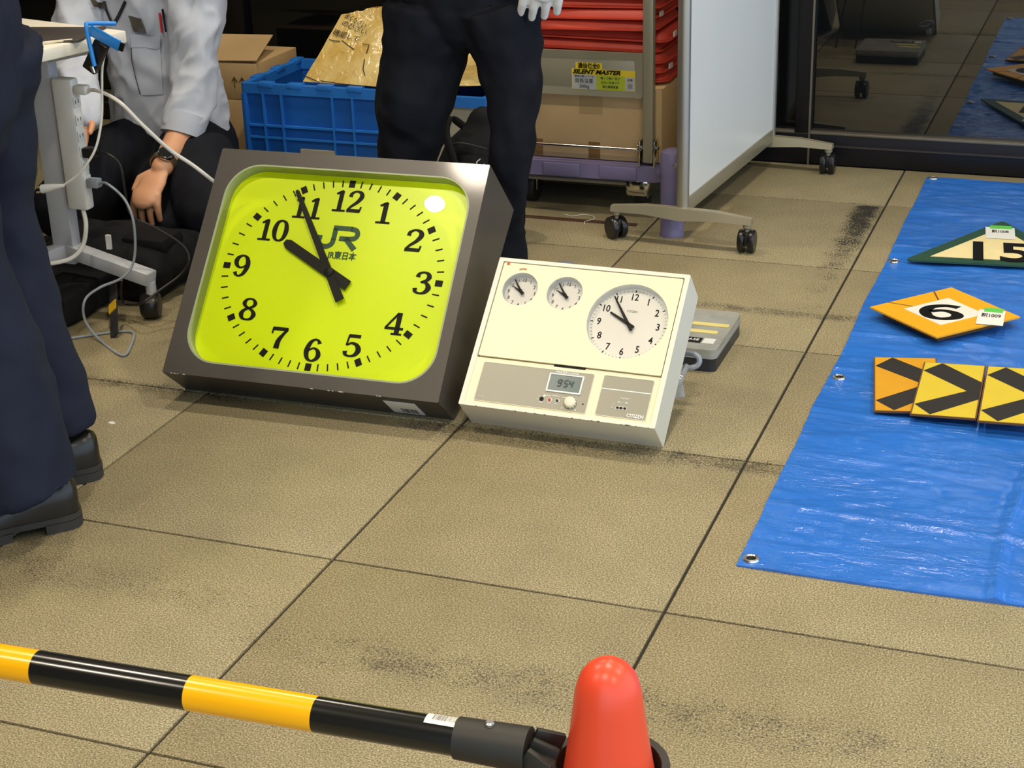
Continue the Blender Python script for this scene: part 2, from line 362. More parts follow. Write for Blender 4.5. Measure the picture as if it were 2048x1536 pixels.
def clock_frame(X0, Y0, yaw, th):
    ex = Vector((math.cos(yaw), math.sin(yaw), 0)); b = Vector((-math.sin(yaw), math.cos(yaw), 0)); zz = Vector((0, 0, 1))
    up = zz * math.cos(th) + b * math.sin(th); fr = b * -math.cos(th) + zz * math.sin(th)
    M = Matrix((ex, up, fr)).transposed().to_4x4(); M.translation = (X0, Y0, 0.0)
    return M
W, H, DB, DT = 0.636, 0.534, 0.112, 0.199
MC = clock_frame(-0.059, 1.208, 0.022, 0.719)
bc = empty('station_clock', M=MC)
tag(bc, 'large dark grey station clock with yellow-green dial, leaning back on the floor', 'clock')
def grey_metal():
    m = mat('worn dark grey paint', (74, 69, 63), 0.40, 0.2, 0.20, 7, bump=0.06, bs=25, coat=0.15)
    return m
gm = grey_metal(); BT = H - 0.012; ZT = DB - DT
m = MB()                                             # wedge body: sides, back, top, bottom (open front)
prof = [(0, 0), (0, DB - 0.004), (H, DB - 0.004), (BT, ZT)]     # (y, z)
V = [(x, y, z) for x in (0, W) for y, z in prof]
m.add(V, [(0, 3, 2, 1), (4, 5, 6, 7), (0, 4, 7, 3), (0, 1, 5, 4), (3, 7, 6, 2)])
m.build('housing', gm, bc, 30)
win = rrect(0.033, 0.031, 0.611, 0.501, 0.078, 10); outer = rrect(0.0, 0.0, W, H, 0.003, 10)
win2 = rrect(0.037, 0.035, 0.607, 0.497, 0.075, 10)
m = MB(); m.ring(outer, win, DB - 0.004, DB); m.build('front_frame', gm, bc, 30)
m = MB(); m.ring(win, win2, DB - 0.030, DB - 0.0005); m.build('inner_rim', mat('rim paint', (150, 158, 120), 0.4), bc)
ZD = DB - 0.030
yg = mat('yellow green acrylic', (226, 246, 6), 0.32, 0, 0.03, 4, spec=0.4)
MB().prism(rrect(0.02, 0.02, W - 0.02, H - 0.02, 0.07, 8), ZD - 0.006, ZD).build('dial', yg, bc)
CX, CY = 0.319, 0.268
def ell(t, a, b_): return a * b_ / math.sqrt((b_ * math.sin(t)) ** 2 + (a * math.cos(t)) ** 2)
minute = MB().box(-0.0014, -0.0078, 0, 0.0014, 0.0078, 0.0010).mesh('minute_mark', BLACK)
for k in range(60):
    t = 2 * PI * k / 60; r = ell(t, 0.2497, 0.2132); M = T(CX + r * math.sin(t), CY + r * math.cos(t), 0, -t)
    if k % 5 == 0:
        q = MB(); q.box(-0.0068, -0.0082, ZD, 0.0068, 0.0082, ZD + 0.0012); linkmesh('hour_mark', q.mesh('hour_mark', BLACK), bc, M)
    else: linkmesh('minute_mark', minute, bc, M @ Matrix.Translation((0, 0, ZD)))
NP = {12: (-.001, .1724), 1: (.0901, .1515), 2: (.1729, .0927), 3: (.2130, -.0017), 4: (.1710, -.0976), 5: (.0891, -.1556), 6: (.0017, -.1747), 7: (-.0834, -.1553), 8: (-.1713, -.0971), 9: (-.2140, .0015), 10: (-.1609, .0912), 11: (-.0916, .150)}
for n_, (x, y) in NP.items():
    q = MB(); digits(q, str(n_), CX + x, CY + y, 0.0515, ZD, ZD + 0.0014, 1.22 if n_ < 10 else 1.12); q.build('numeral', BLACK, bc, 0)
green = mat('dark green print', (22, 74, 44), 0.45, var=0.05)
q = MB(); LX, LY = CX - 0.046, CY + 0.058            # railway emblem: joined letters J and R
z0, z1 = ZD, ZD + 0.0012
s_ = 0.011
q.stroke([(LX, LY + 0.030, s_), (LX, LY + 0.014, s_), (LX + 0.010, LY + 0.0055, s_), (LX + 0.022, LY + 0.0055, s_), (LX + 0.031, LY + 0.012, s_), (LX + 0.033, LY + 0.024, s_)], z0, z1, 6)
q.stroke([(LX + 0.033, LY + 0.020, s_), (LX + 0.033, LY + 0.049, s_)], z0, z1)
q.stroke([(LX + 0.0275, LY + 0.0495, s_), (LX + 0.072, LY + 0.0495, s_)], z0, z1)
q.stroke([(LX + 0.069, LY + 0.0495, s_), (LX + 0.082, LY + 0.0465, s_), (LX + 0.0865, LY + 0.037, s_), (LX + 0.082, LY + 0.0285, s_), (LX + 0.069, LY + 0.0255, s_)], z0, z1, 6)
q.stroke([(LX + 0.046, LY + 0.0255, s_), (LX + 0.071, LY + 0.0255, s_)], z0, z1)
q.stroke([(LX + 0.060, LY + 0.027, s_), (LX + 0.0865, LY + 0.002, s_ * 1.15)], z0, z1)
q.build('railway_emblem', green, bc, 0, 'dark green JR emblem')
V, Fc = text_geo('JR東日本', 0.0195, 0.068, offset=0.0004); MB().add(V, Fc, T(CX + 0.016, CY + 0.043, ZD + 0.0006)).build('company_lettering', green, bc, 0, 'dark green JR東日本 lettering')
hand_m = mat('hand black', (16, 15, 14), 0.45, var=0.05, spec=0.25)
def hand(name, ang, L0, L1, w0, w1, z, th=0.002):
    M = T(CX, CY, z, ang)
    q = MB(); poly = [(-w1 / 2, -L1), (w1 / 2, -L1), (w0 / 2, L0 - w0 / 2), (w0 / 4, L0), (-w0 / 4, L0), (-w0 / 2, L0 - w0 / 2)]
    q.prism(poly, 0, th, M); return q.build(name, hand_m, bc, 0)
hand('hour_hand', math.radians(62.5), 0.138, 0.055, 0.022, 0.024, ZD + 0.006)
hand('minute_hand', math.radians(33.5), 0.222, 0.074, 0.0095, 0.020, ZD + 0.010)
MB().lathe([(0.010, 0), (0.010, 0.005), (0.005, 0.0062)], 20, T(CX, CY, ZD + 0.009)).build('hub', hand_m, bc)
gl = glassmat('clear glass', (255, 255, 255), 1.45, 0.01)
q = MB(); n1 = 14; n2 = 12; GZ = []                     # slightly domed cover glass
for j in range(n2 + 1):
    for i in range(n1 + 1):
        x = -1 + 2 * i / n1; y = -1 + 2 * j / n2
        d = max(abs(x), abs(y)); e = (abs(x) ** 4 + abs(y) ** 4) ** 0.25; k = d / e if e > 0 else 1
        GZ.append((0.322 + 0.287 * x * k, 0.266 + 0.233 * y * k, DB - 0.003 + 0.004 * (1 - min(1, d) ** 8)))
q.add(GZ, [(j * (n1 + 1) + i, j * (n1 + 1) + i + 1, (j + 1) * (n1 + 1) + i + 1, (j + 1) * (n1 + 1) + i) for j in range(n2) for i in range(n1)]).build('cover_glass', gl, bc)
paper = mat('white paper', (222, 224, 218), 0.7, var=0.05)
q = MB(); q.box(0.505, -0.0012, 0.012, 0.575, 0, 0.085); st = q.build('sticker', paper, bc, 0, 'peeling white sticker under the case')
q = MB(); [q.box(0.530 + 0.0036 * k, -0.0016, 0.020, 0.530 + 0.0036 * k + random.choice((.001, .0018, .0025)), -0.0012, 0.045) for k in range(10)]; q.build('barcode', BLACK, st, 0)
chip = mat('bare metal chips', (190, 184, 172), 0.5, 0.2)
q = MB(); random.seed(3)
for x in (0.02, 0.028, 0.036, 0.05, 0.35, 0.352, 0.39, 0.40, 0.415, 0.42, 0.50, 0.505): q.box(x, -0.0006, DB - 0.004 * random.random() - .001, x + 0.002 + 0.004 * random.random(), 0.0008, DB + 0.0006)
q.build('paint_chips', chip, bc, 0)['kind'] = 'stuff'
q = MB()                                             # folding rear prop that keeps the clock leaning
lo = MC.inverted() @ Vector((0.09, 1.72, 0)); l2 = MC.inverted() @ Vector((0.42, 1.72, 0))
for xx, e_ in ((0.15, lo), (0.48, l2)): MB().obox((xx, 0.40, ZT + 0.035), e_, 0.03, 0.004, (1, 0, 0)).build('rear_prop', black_al, bc)

# ------------------------------------------------------------------ cream master clock
W2, H2, D2 = 0.414, 0.343, 0.092
MW = clock_frame(0.615, 1.22, -0.012, 0.829)
wc = empty('master_clock', M=MW)
tag(wc, 'cream master clock box with three round dials and a small digital display', 'clock')
cream = mat('cream enamel', (236, 226, 188), 0.4, 0, 0.04, 6); cream2 = mat('pale case paint', (224, 220, 202), 0.42, 0, 0.04, 6)
q = MB(); fr_o = rrect(0, 0, W2, H2, 0.002, 3); fr_i = rrect(0.0105, 0.0085, W2 - 0.0105, H2 - 0.0085, 0.002, 3)
q.ring(fr_o, fr_i, 0.0, D2); q.prism(rrect(0.001, 0.001, W2 - 0.001, H2 - 0.001, 0.002, 3), 0, 0.03); q.build('case', cream2, wc, 30)
dials = [(0.0626, 0.2736, 0.0386), (0.1606, 0.2740, 0.0386), (0.3063, 0.2256, 0.0845)]
V, Fc = plate_geo(rrect(0.013, 0.1135, W2 - 0.0125, H2 - 0.0105, 0.003, 3), [circle(*d, 56) for d in dials] + [], D2 - 0.010, D2 - 0.0008)
q = MB().add(V, Fc); q.build('dial_door', cream, wc, 30)
ZF = D2 - 0.022
facem = mat('dial white', (248, 246, 238), 0.5, 0, 0.02); rimm = mat('dial recess', (226, 232, 238), 0.4, 0, 0.03)
for k, (x, y, r) in enumerate(dials):
    big = k == 2
    dl = MB().lathe([(r + 0.001, ZF - 0.002), (r + 0.001, ZF)], 48, T(x, y)).build('sub_dial' if not big else 'main_dial', facem, wc, 30)
    MB().ring(circle(x, y, r + 0.0015, 48), circle(x, y, r, 48), ZF, D2 - 0.0015).build('recess_rim', rimm, dl, 30)
    cx, cy = (0.3035, 0.2280) if big else (x - 0.003, y + 0.0025)
    q = MB(); R1 = 0.0625 if big else 0.0290; sz = 0.0200 if big else 0.0108
    for n_ in range(1, 13):
        t = 2 * PI * n_ / 12; V, Fc = text_geo(str(n_), sz, ext=0.0002, offset=0.0003 if big else 0.0); q.add(V, Fc, T(cx + R1 * math.sin(t), cy + R1 * math.cos(t) , ZF + 0.0003) @ Matrix.Diagonal((0.9, 1.08, 1, 1)))
    if big:
        for n_ in range(60):
            t = 2 * PI * n_ / 60; Mt = T(cx + 0.0775 * math.sin(t), cy + 0.0765 * math.cos(t), 0, -t)
            if n_ % 5 == 0: q.box(-0.0011, -0.0028, ZF, 0.0011, 0.0028, ZF + 0.0004, M=Mt)
            else: q.box(-0.0003, -0.0018, ZF, 0.0003, 0.0018, ZF + 0.0003, M=Mt)
    q.build('dial_numerals', BLACK, dl, 0)
    if big:
        V, Fc = text_geo('CITIZEN', 0.0066, 0.0225, ext=0.0002); MB().add(V, Fc, T(cx + 0.002, cy + 0.030, ZF + 0.0003)).build('maker_name', mat('grey print', (120, 118, 112), 0.5), dl, 0)
    def hnd(name, ang, L0, L1, w0, w1, z):
        poly = [(-w1 / 2, -L1), (w1 / 2, -L1), (w1 / 2, L0 * 0.12), (w0 / 2, L0), (-w0 / 2, L0), (-w1 / 2, L0 * 0.12)]
        MB().prism(poly, 0, 0.0012, T(cx, cy, z, ang)).build(name, hand_m, dl, 0)
    sc = 1.0 if big else 0.46
    hnd('hour_hand', math.radians(62.5), 0.047 * sc, 0.016 * sc, 0.0040 * sc, 0.0066 * (sc if big else 0.75), ZF + 0.004)
    hnd('minute_hand', math.radians(35.0 if big else 36.0), 0.070 * sc, 0.020 * sc, 0.0030 * (sc if big else 0.7), 0.0064 * (sc if big else 0.8), ZF + 0.0065)
    MB().lathe([(0.0035 if big else 0.0038, 0), (0.0035 if big else 0.0038, 0.003), (0.001, 0.004)], 14, T(cx, cy, ZF + 0.006)).build('hub', hand_m, dl)
    MB().prism(circle(x, y, r, 40), D2 - 0.0045, D2 - 0.0035).build('cover_glass', gl, dl)
MB().box(0.0105, 0.0085, D2 - 0.012, W2 - 0.0105, 0.111, D2 - 0.004).build('lower_panel', cream, wc, 30)
MB().box(0.178, 0.1085, D2 - 0.008, 0.245, 0.1145, D2 - 0.0035).build('finger_notch', BLACK, wc, 0)
silver = mat('silver grey fascia', (144, 141, 126), 0.4, 0.15, 0.05); whitep = mat('white print', (236, 236, 230), 0.5, var=0.02)
def fascia(x0, y0, x1, y1):
    p = MB().prism(rrect(x0, y0, x1, y1, 0.004, 4), D2 - 0.0045, D2 - 0.0032).build('fascia', silver, wc, 30)
    MB().ring(rrect(x0, y0, x1, y1, 0.004, 4), rrect(x0 + 0.0012, y0 + 0.0012, x1 - 0.0012, y1 - 0.0012, 0.003, 4), D2 - 0.004, D2 - 0.0026).build('fascia_edge', mat('pale edge', (214, 208, 186), 0.4), p, 30)
    return p
f1 = fascia(0.0285, 0.0133, 0.2675, 0.1018); f2 = fascia(0.2865, 0.0143, 0.3915, 0.1030); ZP = D2 - 0.0032
lcd = MB().box(0.1775, 0.0555, ZP, 0.2445, 0.0905, ZP + 0.0010).build('display', mat('lcd', (72, 94, 92), 0.3), f1, 0, 'grey-green liquid crystal display')
MB().ring(rrect(0.1745, 0.0525, 0.2475, 0.0930, 0.001, 2), rrect(0.1775, 0.0555, 0.2445, 0.0905, 0.0008, 2), ZP, ZP + 0.0022).build('display_bezel', whitep, lcd, 30)
SEG = {'9': 'abcdfg', '5': 'acdfg', '4': 'bcfg'}
def seg7(mb, ch, x, y, w_, h_, z):
    t = 0.0011; sl = 0.12
    P = {'a': ((0, h_), (w_, h_)), 'b': ((w_, h_), (w_, h_ / 2)), 'c': ((w_, h_ / 2), (w_, 0)), 'd': ((0, 0), (w_, 0)), 'e': ((0, 0), (0, h_ / 2)), 'f': ((0, h_ / 2), (0, h_)), 'g': ((0, h_ / 2), (w_, h_ / 2))}
    for s in SEG[ch]:
        a, b_ = P[s]; mb.stroke([(x + a[0] + sl * a[1], y + a[1], t), (x + b_[0] + sl * b_[1], y + b_[1], t)], z, z + 0.0003)
q = MB()
for ch, x in (('9', 0.1955), ('5', 0.2090), ('4', 0.2195)): seg7(q, ch, x, 0.066, 0.0066, 0.0140, ZP + 0.0010)
q.box(0.2055, 0.0700, ZP + 0.0010, 0.2067, 0.0712, ZP + 0.0013); q.box(0.2062, 0.0758, ZP + 0.0010, 0.2074, 0.0770, ZP + 0.0013)
q.build('display_digits', mat('lcd digits', (44, 60, 60), 0.4), lcd, 0)
V, Fc = text_geo('MASTER CLOCK', 0.0066, 0.0485, offset=0.0001); MB().add(V, Fc, T(0.2105, 0.0968, ZP + 0.0006)).build('lettering', whitep, f1, 0)
q = MB(); q.lathe([(0.0125, 0), (0.0125, 0.004), (0.0105, 0.0085), (0.0095, 0.009)], 28, T(0.2314, 0.0331, ZP)); kn = q.build('knob', mat('ivory plastic', (226, 220, 196), 0.4), f1)
q = MB()
for k in range(12):
    t = 2 * PI * k / 12; q.box(-0.0005, -0.0016, 0.0012, 0.0005, 0.0016, 0.0046, M=T(0.2314 + 0.0116 * math.sin(t), 0.0331 + 0.0116 * math.cos(t), ZP, -t))
q.build('knob_marks', BLACK, kn, 0)
for x, c in ((0.1879, (168, 44, 44)), (0.2040, (26, 26, 28))):
    bt = MB().lathe([(0.0046, 0), (0.0046, 0.001)], 20, T(x, 0.0339, ZP)).build('button_ring', whitep, f1); MB().lathe([(0.0032, 0), (0.0032, 0.0026), (0.002, 0.003)], 18, T(x, 0.0339, ZP)).build('button', mat('button %d' % c[0], c, 0.4), bt)
MB().lathe([(0.0044, 0), (0.0044, 0.0012)], 20, T(0.1705, 0.0343, ZP)).build('slide_switch', BLACK, f1)
MB().lathe([(0.0016, 0), (0.0016, 0.0006)], 12, T(0.2579, 0.0340, ZP)).build('hole', BLACK, f1)
q = MB()                                             # small white print around the controls
q.stroke([(0.173, 0.0405, .0008), (0.176, 0.0435, .0008)], ZP, ZP + .0004); q.box(0.176, 0.0431, ZP, 0.188, 0.0439, ZP + .0004); q.box(0.212, 0.0431, ZP, 0.220, 0.0439, ZP + .0004); q.stroke([(0.220, 0.0435, .0008), (0.2235, 0.0415, .0008)], ZP, ZP + .0004)
for x, y, s in ((0.200, 0.0436, '時刻修正'), (0.1879, 0.0268, '早送'), (0.2035, 0.0268, '停止'), (0.170, 0.0265, '切替'), (0.1635, 0.0395, '入'), (0.1630, 0.0325, '切'), (0.217, 0.0195, '遅'), (0.2455, 0.0185, '進'), (0.043, 0.0235, 'テスト')):
    V, Fc = text_geo(s, 0.0042); q.add(V, Fc, T(x, y, ZP + 0.0003))
q.build('small_print', whitep, f1, 0)['kind'] = 'stuff'
MB().box(0.2878, 0.0722, ZP, 0.3900, 0.0742, ZP + 0.0005).build('divider_line', whitep, f2, 0)
q = MB(); q.ring(rrect(0.3255, 0.0320, 0.3480, 0.0388, 0.002, 3), rrect(0.3265, 0.0330, 0.3470, 0.0378, 0.0014, 3), ZP, ZP + 0.0006)
for x, y, s in ((0.3405, 0.0560, '時計出力'), (0.330, 0.0470, '第1'), (0.3455, 0.0470, '第2'), (0.3185, 0.0420, '入'), (0.3175, 0.0350, '切')):
    V, Fc = text_geo(s, 0.0044); q.add(V, Fc, T(x, y, ZP + 0.0003))
q.build('small_print', whitep, f2, 0)['kind'] = 'stuff'
q = MB(); [q.lathe([(0.0026, 0), (0.0026, 0.0018)], 12, T(x, 0.0354, ZP)) for x in (0.3292, 0.3365, 0.3448)]; q.build('toggle', BLACK, f2)
V, Fc = text_geo('CITIZEN', 0.0105, 0.0340, offset=0.0002); MB().add(V, Fc, T(0.3685, 0.0212, ZP + 0.0006)).build('maker_name', whitep, f2, 0)
MB().lathe([(0.0034, 0), (0.0034, 0.0008)], 14, T(0.0228, 0.3296, D2 - 0.0008)).build('red_dot_sticker', mat('red dot', (214, 72, 30), 0.5), wc)
q = MB(); q.stroke([(0.050, 0.3185, 0.0012), (0.058, 0.3205, 0.0035), (0.066, 0.3205, 0.001)], D2 - 0.0008, D2 - 0.0005); q.build('scuff_mark', mat('scuff', (176, 138, 84), 0.7), wc, 0)
q = MB()                                             # worn edges
for k in range(26):
    x = random.random() * W2; q.box(x, -0.0004, D2 - 0.0022, x + 0.001 + 0.004 * random.random() ** 2, 0.0010, D2 + 0.0003)
q.build('edge_chips', mat('chip brown', (120, 108, 84), 0.7), wc, 0)['kind'] = 'stuff'
IW = MW.inverted()
clearp = glassmat('milky clear plastic', (238, 240, 244), 1.45, 0.08, 0.5)
q = MB(); q.tube([IW @ py(1374, 730, 1.43), IW @ py(1362, 752, 1.41), IW @ py(1357, 772, 1.40)], [0.006, 0.008, 0.006], 8, sub=3); q.obox(IW @ py(1357, 770, 1.40), IW @ py(1361, 796, 1.39), 0.020, 0.013, bev=0.002); q.build('wire_connector', clearp, wc)
q = MB(); q.tube([IW @ py(*p) for p in ((1350, 715, 1.475), (1370, 707, 1.475), (1390, 709, 1.47), (1399, 720, 1.465), (1393, 732, 1.46), (1372, 736, 1.455), (1345, 730, 1.46))], 0.0058, 8, sub=5); q.build('rear_cable', mat('grey cable', (142, 150, 158), 0.5), wc)
q = MB(); l1 = IW @ Vector((0.66, 1.59, 0)); l2 = IW @ Vector((0.74, 1.59, 0)); [MB().obox((xx, 0.28, -0.002), e_, 0.02, 0.004, (1, 0, 0)).build('rear_prop', black_al, wc) for xx, e_ in ((0.05, l1), (0.13, l2))]

# ------------------------------------------------------------------ blue tarpaulin with railway signs
def tarp_z(x, y):
    return min(tarp_raw(x, y), 0.0118 if 1.30 < x < 1.80 and 1.42 < y < 2.9 else 1.0)
def tarp_raw(x, y):
    z = 0.0022
    z += 0.006 * max(0, noise.noise(Vector((x * 1.6, y * 4.5, 0.3)))) + 0.0035 * max(0, noise.noise(Vector((x * 3.1 + 5, y * 11, 1.7))))
    z += 0.0050 * abs(noise.noise(Vector((x * 7, y * 19, 4.1)))) + 0.0026 * abs(noise.noise(Vector((x * 17 + y * 6, y * 34, 6.1)))) + 0.0014 * noise.noise(Vector((x * 45, y * 60, 2.0))) * max(0, noise.noise(Vector((x * 2.0, y * 7, 8.8))) + 0.25)
    for yc in (1.02, 1.26, 1.47, 1.72, 1.93, 2.36, 2.62, 2.95):       # fold ridges running across
        yy = yc + 0.02 * noise.noise(Vector((x * 2.2, yc * 5, 9))); d = (y - yy) / 0.010; z += 0.0060 * math.exp(-d * d) * (0.45 + 0.55 * noise.noise(Vector((x * 3, yc * 7, 3))))
    for xc in (1.72, 2.2, 2.7): d = (x - xc - 0.02 * math.sin(y * 5)) / 0.01; z += 0.006 * math.exp(-d * d)
    return max(z, 0.0012)
TX0, TX1, TY0, TY1 = 1.277, 2.75, 0.785, 3.318
m = MB(); nx, ny = 230, 430; V = []
for j in range(ny + 1):
    for i in range(nx + 1):
        x = TX0 + (TX1 - TX0) * i / nx; y = TY0 + (TY1 - TY0) * j / ny
        xe = x + (0.006 * noise.noise(Vector((0, y * 3, 0))) if i == 0 else 0); ye = y + (0.010 * noise.noise(Vector((x * 2.5, 0, 5))) if j == 0 else 0)
        V.append((xe, ye, tarp_z(x, y)))
n0 = len(V); V += [(x, y, 0.0004) for x, y, z in V]
w1 = nx + 1; Fc = [(j * w1 + i, j * w1 + i + 1, (j + 1) * w1 + i + 1, (j + 1) * w1 + i) for j in range(ny) for i in range(nx)]
Fc += [tuple(n0 + k for k in reversed(f)) for f in Fc[:]]
edge = [i for i in range(nx + 1)] + [j * w1 + nx for j in range(1, ny + 1)] + [ny * w1 + i for i in range(nx - 1, -1, -1)] + [j * w1 for j in range(ny - 1, 0, -1)]
Fc += [(a, n0 + a, n0 + edge[(k + 1) % len(edge)], edge[(k + 1) % len(edge)]) for k, a in enumerate(edge)]
def tarp_mat():
    mt = mat('blue polyethylene', (46, 112, 204), 0.20, 0, 0.14, 5, spec=0.8)
    N = mt.node_tree.nodes; L = mt.node_tree.links; tc = N.new('ShaderNodeTexCoord'); hs = None
    for sc_, sr, k in (((5, 24, 1), 6.0, 0.55), ((22, 60, 1), 4.0, 0.3), ((90, 110, 1), 2.0, 0.15)):        # crinkles run mostly across the sheet
        mp = N.new('ShaderNodeMapping'); mp.inputs['Scale'].default_value = sc_; L.new(tc.outputs['Object'], mp.inputs[0])
        nz = N.new('ShaderNodeTexNoise'); nz.inputs['Scale'].default_value = 1.0; nz.inputs['Detail'].default_value = sr; nz.inputs['Distortion'].default_value = 0.8; L.new(mp.outputs[0], nz.inputs['Vector'])
        ab = N.new('ShaderNodeMath'); ab.operation = 'SUBTRACT'; ab.inputs[1].default_value = 0.5; L.new(nz.outputs['Fac'], ab.inputs[0]); a2 = N.new('ShaderNodeMath'); a2.operation = 'ABSOLUTE'; L.new(ab.outputs[0], a2.inputs[0])
        mu = N.new('ShaderNodeMath'); mu.operation = 'MULTIPLY'; mu.inputs[1].default_value = k; L.new(a2.outputs[0], mu.inputs[0])
        if hs is None: hs = mu.outputs[0]
        else: ad = N.new('ShaderNodeMath'); L.new(hs, ad.inputs[0]); L.new(mu.outputs[0], ad.inputs[1]); hs = ad.outputs[0]
    mk = N.new('ShaderNodeTexNoise'); mk.inputs['Scale'].default_value = 1.0; mk.inputs['Detail'].default_value = 3; mp = N.new('ShaderNodeMapping'); mp.inputs['Scale'].default_value = (1.6, 7, 1); L.new(tc.outputs['Object'], mp.inputs[0]); L.new(mp.outputs[0], mk.inputs['Vector'])
    mr = N.new('ShaderNodeMapRange'); mr.inputs[1].default_value = 0.42; mr.inputs[2].default_value = 0.68; mr.inputs[3].default_value = 0.12; L.new(mk.outputs['Fac'], mr.inputs[0]); hm = N.new('ShaderNodeMath'); hm.operation = 'MULTIPLY'; L.new(hs, hm.inputs[0]); L.new(mr.outputs[0], hm.inputs[1]); hs = hm.outputs[0]
    bp = N.new('ShaderNodeBump'); bp.inputs['Strength'].default_value = 0.8; bp.inputs['Distance'].default_value = 0.02; L.new(hs, bp.inputs['Height']); L.new(bp.outputs[0], N['Principled BSDF'].inputs['Normal'])
    return mt
tp = m.add(V, Fc).build('blue_tarpaulin', tarp_mat(), None, 60)
tag(tp, 'creased blue tarpaulin sheet with metal eyelets spread on the floor', 'tarpaulin')
alu = mat('bright eyelet metal', (206, 206, 204), 0.25, 0.9, 0.04)
for (u, v_) in ((1497, 1122), (1678, 759), (1788, 526), (1858, 360)):
    p = pz(u, v_); p.x = max(p.x, 1.297)
    e = MB().lathe([(0.0085, 0.002), (0.0150, 0.003), (0.0135, 0.0062), (0.0105, 0.0068), (0.0085, 0.0052), (0.0085, 0.002)], 24, T(p.x, p.y, tarp_z(p.x, p.y) - 0.003), cap=False).build('eyelet', alu, tp)
    MB().lathe([(0.0088, 0), (0.0088, 0.0008)], 20, T(p.x, p.y, tarp_z(p.x, p.y))).build('eyelet_hole', BLACK, e)
yel = mat('reflective amber', (236, 168, 22), 0.45, 0, 0.05, 60); yel2 = mat('chevron yellow', (212, 188, 54), 0.42, 0, 0.08, 14); yel3 = mat('aged amber', (212, 154, 32), 0.45, 0, 0.12, 10)
rust = mat('rusty edge', (104, 70, 40), 0.8, 0.1, 0.3, 40)
def inset(poly, k, c=None):
    c = c or (sum(p[0] for p in poly) / len(poly), sum(p[1] for p in poly) / len(poly)); return [(c[0] + (p[0] - c[0]) * k, c[1] + (p[1] - c[1]) * k) for p in poly]
def paper_tag(name_label, c, rz, z, txt, wd=0.066, dp=0.092, tilt=0.0):
    t = empty('paper_tag', M=Matrix.Translation((c[0], c[1], z)) @ Matrix.Rotation(rz, 4, 'Z') @ Matrix.Rotation(tilt, 4, 'X'))
    tag(t, name_label, 'tag')
    MB().box(-wd / 2, -dp / 2, 0, wd / 2, dp / 2, 0.0008).build('card', paper, t, 0)
    MB().box(-wd / 2 + 0.012, dp / 2 - 0.014, 0.0004, wd / 2 - 0.006, dp / 2 + 0.014, 0.0014).build('green_tape', mat('green tape', (96, 196, 84), 0.5), t, 0)
    V, Fc = text_geo(txt, 0.028, 0.044, offset=0.0006, ext=0.0002); MB().add(V, Fc, T(0.0, 0.010, 0.0011)).build('print', mat('tag ink', (64, 60, 52), 0.6), t, 0)
    return t
# triangle sign 15
tz = 0.0135
tl, ta, tr = (1.325, 2.468), (1.536, 2.878), (1.770, 2.512)
cen = ((tl[0] + ta[0] + tr[0]) / 3, (tl[1] + ta[1] + tr[1]) / 3)
def soft(poly, k=0.06, n=4):
    out = []
    for i, p in enumerate(poly):
        a = Vector(poly[i - 1]); b_ = Vector(p); c = Vector(poly[(i + 1) % len(poly)])
        p0 = b_.lerp(a, k); p1 = b_.lerp(c, k)
        for q_ in range(n + 1):
            t = q_ / n; out.append(tuple(p0 * (1 - t) ** 2 + b_ * 2 * t * (1 - t) + p1 * t * t))
    return out
ts = empty('triangle_sign', (cen[0], cen[1], 0.0125)); tag(ts, 'cream triangular sign with dark green border and black 15, on blue tarpaulin', 'sign')
tri = soft([(p[0] - cen[0], p[1] - cen[1]) for p in (tl, tr, ta)], 0.05)
MB().prism(tri, 0, 0.005).build('plate', mat('dark green paint', (36, 74, 56), 0.5, 0, 0.25, 20), ts, 30)
tin = [(p[0] - cen[0], p[1] - cen[1]) for p in (tl, tr, ta)]; tin = inset(tin, 0.72, (0, 0))
MB().prism(tin, 0.005, 0.0058).build('face', mat('aged cream paint', (232, 216, 160), 0.55, 0, 0.12, 25), ts, 0)
V, Fc = text_geo('15', 0.215, 0.150, offset=0.004); MB().add(V, Fc, T(0.004, -0.036, 0.0064, 0.10)).build('number', BLACK, ts, 0)
paper_tag('white paper tag with green tape at the apex of the triangular sign', (1.540, 2.752), 0.10, 0.0196, '駅1008', 0.076, 0.100)
# diamond sign 6
dcen = (1.4735, 2.0575); dp_ = [(1.304, 2.043), (1.477, 1.885), (1.643, 2.069), (1.470, 2.233)]
ds = empty('diamond_sign', (dcen[0], dcen[1], 0.0125)); tag(ds, 'amber diamond sign with white centre and black 6, on blue tarpaulin', 'sign')
dl_ = [(p[0] - dcen[0], p[1] - dcen[1]) for p in dp_]
q = MB()
q.prism(inset(dl_, 0.82, (0, 0)), 0, 0.018); q.build('backing', rust, ds, 0)
MB().prism(dl_, 0.018, 0.022).build('plate', yel, ds, 0)
MB().prism(inset(dl_, 0.54, (0, 0)), 0.022, 0.0228).build('white_centre', mat('white sign face', (228, 226, 214), 0.5), ds, 0)
q = MB(); M6 = Matrix.Translation((-0.006, -0.008, 0)) @ Matrix.Rotation(0.06, 4, 'Z') @ Matrix.Diagonal((0.142, 0.104, 1, 1)) @ Matrix.Translation((-0.335, -0.5, 0))
q.stroke([(.60, .86, .18), (.40, .93, .16), (.17, .80, .18), (.08, .50, .20), (.15, .18, .18), (.34, .06, .15), (.54, .16, .18), (.60, .34, .20), (.52, .52, .17), (.34, .60, .14), (.16, .50, .15)], 0.0228, 0.0234, 6, M6); q.build('number', BLACK, ds, 0)
q = MB(); a, b_ = Vector(dl_[0]), Vector(dl_[3])
for t in (0.22, 0.78): q.stroke([(*(a.lerp(b_, t)), 0.0006), (*(a.lerp(b_, t) * 0.56), 0.0006)], 0.022, 0.0223)
q.build('tape_seam', rust, ds, 0)['kind'] = 'stuff'
